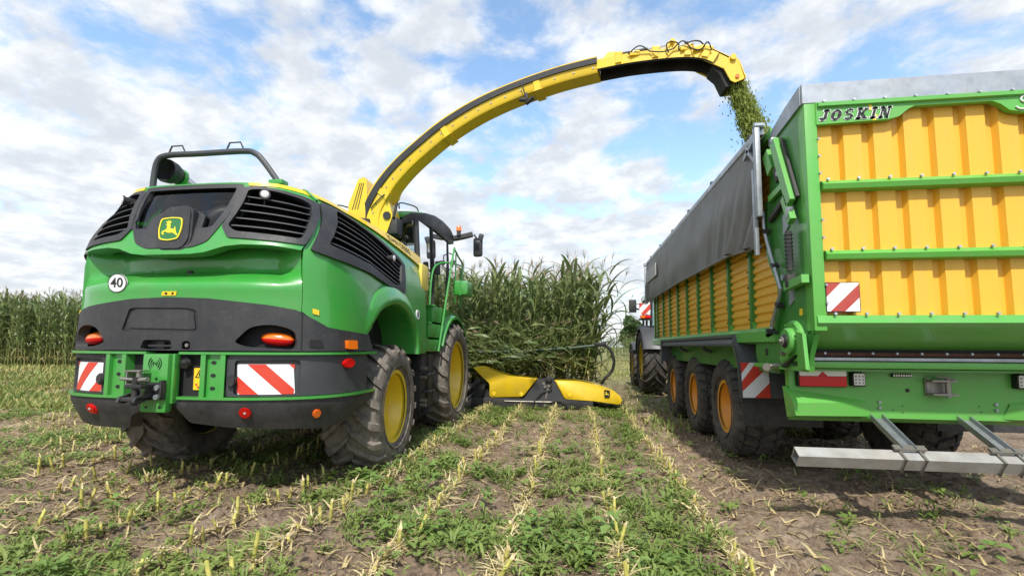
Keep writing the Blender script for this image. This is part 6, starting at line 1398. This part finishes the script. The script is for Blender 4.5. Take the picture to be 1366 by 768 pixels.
# plants being pushed over by the crop bar and lying across the header
for k in range(92):
    t = k / 91
    if k % 3 == 0: x = -3.4 + 3.9 * t + rng.normal(0, .1); y = 12.5 + rng.uniform(0, .3); rot = (rng.uniform(.0, .14), rng.normal(.05, .10) + .25 * max(0, t - .75) / .25, 0); lab = 'maize plant tipped back over the crop bar towards the harvester'; z = .25; sc = rng.uniform(.75, .95)
    elif t > .86: x = -.25 + rng.uniform(-.35, .35); y = 12.6 + rng.uniform(0, .4); rot = (rng.uniform(.0, .25), rng.uniform(.10, .42), 0); lab = 'maize plant leaning out past the end of the header towards the trailer'; z = .2; sc = rng.uniform(.50, .70)
    else:
        sd_ = 1 if rng.uniform() < .5 else -1; x = -3.3 + 3.2 * t + rng.normal(0, .2) - sd_ * .9; x = min(x, -1.2) if sd_ > 0 else x; y = 12.05 + rng.uniform(-.15, .5); rot = (rng.normal(.15, .15), sd_ * rng.uniform(1.05, 1.5), 0); lab = 'cut maize plant lying sideways across the top of the header'; z = rng.uniform(.75, 1.15); sc = rng.uniform(.55, .75)
    m_ = Euler((0, 0, rng.uniform(0, 6.28))).to_matrix(); R_ = Euler((rot[0], rot[1], 0)).to_matrix() @ m_
    plant(CORN[int(rng.integers(0, 8))][0], x, y, sc, R_.to_euler(), lab, 'maize plants falling over the header', z=z); cnt += 1
mass('maize_block', 'rest of the uncut maize behind the front plants', restA)
# standing crop on the far left: a front row square to the view, twenty metres off
Fw = Vector((-.1437, .9896, 0)); Rt = Vector((.9896, .1437, 0)); GB = 'maize plants along the far left crop edge'; restB = []
for row in range(9):
    s = -30.0
    while s < -11.5:
        p = Fw * (20.4 + .62 * row + rng.normal(0, .05)) + Rt * s
        if row == 0 and s > -21.2 and cnt < 298: plant(CORN[int(rng.integers(0, 8))][0], p.x, p.y, rng.uniform(.80, .90), upright(), 'maize plant in the front row of the distant crop behind the open field', GB); cnt += 1
        else: restB.append((p.x, p.y))
        s += rng.uniform(.13, .22) * (1 if row < 3 else 1.8)
mass('maize_crop', 'rest of the distant standing maize crop on the left', restB, .80, .90)
# distant crop and tree on the right
restC = []
for row in range(4):
    for x in np.arange(3.2, 22, .30): restC.append((x + rng.normal(0, .1), 50 + row * .8))
mass('far_maize_crop', 'far dark green crop edge between the header and the tractor', restC, .62, .72)
tr = thing('tree', 'small round green tree on the horizon beside the tractor', 'tree', (10.2, 88, 0))
mb = MB(); mb.tube([(0, 0, 0), (.1, 0, 1.6), (0, .1, 3.0)], [.22, .16, .10], 8); mb.tube([(0, 0, 1.8), (1.0, .2, 3.6)], [.1, .04], 6); mb.tube([(0, 0, 1.8), (-1.0, -.2, 3.8)], [.1, .04], 6); mb.build('trunk', mat('bark', (.09, .07, .05), .9), tr)
tv = []; tf = []
for k in range(1500):
    u = rng.normal(0, 1, 3); u /= np.linalg.norm(u); r_ = rng.uniform(.45, 1) ** .5 * (1 + .25 * math.sin(3 * u[0] + 2 * u[2] * 2)); c = np.array([0, 0, 4.2]) + u * r_ * np.array([2.3, 2.3, 2.6]); a = rng.normal(0, .22, 3); b = rng.normal(0, .22, 3); o = len(tv); tv += [tuple(c - a), tuple(c + b), tuple(c + a), tuple(c - b)]; tf.append((o, o + 1, o + 2, o + 3))
mb = MB(); mb.add(tv, tf); me = bpy.data.meshes.new('crown'); me.from_pydata(mb.v, [], mb.f); link('crown', me, leafmat('tree_leaf', (.05, .09, .03), (.08, .13, .04)), tr, 0)

# ================================================================== chopped maize stream from the spout into the trailer
A, B = Vector((2.32, 7.12, 5.34)), Vector((3.06, 7.12, 3.0)); sv, sf = [], []
C1 = Vector((2.52, 7.12, 4.75))
for k in range(60000):
    t = rng.uniform(0, 1) ** 1.0; p = A * (1 - t) ** 2 + C1 * 2 * t * (1 - t) + B * t * t
    clump = .75 + .5 * float(vnoise(t * 14, k % 7, 77)); wdt = (.075 + .10 * t) * clump; q = rng.normal(0, .55, 3); q = np.clip(q, -1.9, 1.9)
    if rng.uniform() < .03: q *= 1.8
    c = np.array(p) + q * np.array([wdt, wdt, .05]); s = rng.uniform(.005, .013); d = np.array([.2, 0, -1]) * s * rng.uniform(1.2, 3.6) + rng.normal(0, .5, 3) * s; e = rng.normal(0, .6, 3) * s; o = len(sv)
    sv += [tuple(c - d), tuple(c + e), tuple(c + d), tuple(c - e)]; sf.append((o, o + 1, o + 2, o + 3))
rows = []
for i in range(41):                                     # dense core of the jet
    t = i / 40; p = A * (1 - t) ** 2 + C1 * 2 * t * (1 - t) + B * t * t; row = []
    for k in range(14):
        q = 2 * PI * k / 14; w_ = (.075 + .10 * t) * (.62 + .5 * float(vnoise(t * 20 + 3 * math.cos(q), 3 * math.sin(q) + t * 6, 78))); row.append(tuple(p + Vector((math.cos(q) * w_, math.sin(q) * w_, .03 * float(vnoise(t * 30, q * 2, 79))))))
    rows.append(row)
o = len(sv); sv += [p for rw in rows for p in rw]
sf += [(o + i * 14 + k, o + i * 14 + (k + 1) % 14, o + (i + 1) * 14 + (k + 1) % 14, o + (i + 1) * 14 + k) for i in range(40) for k in range(14)]
me = bpy.data.meshes.new('chopped_maize'); me.from_pydata(sv, [], sf)
st = link('chopped_maize', me, mat('chopped_maize', (.33, .40, .075), .8, var=1, vscale=22, var_col=(.13, .17, .03), bump=.8, bscale=140, backlit=.2), None, 0); tag(st, 'stream of chopped green maize flying from the spout into the trailer', 'chopped maize', kind='stuff')
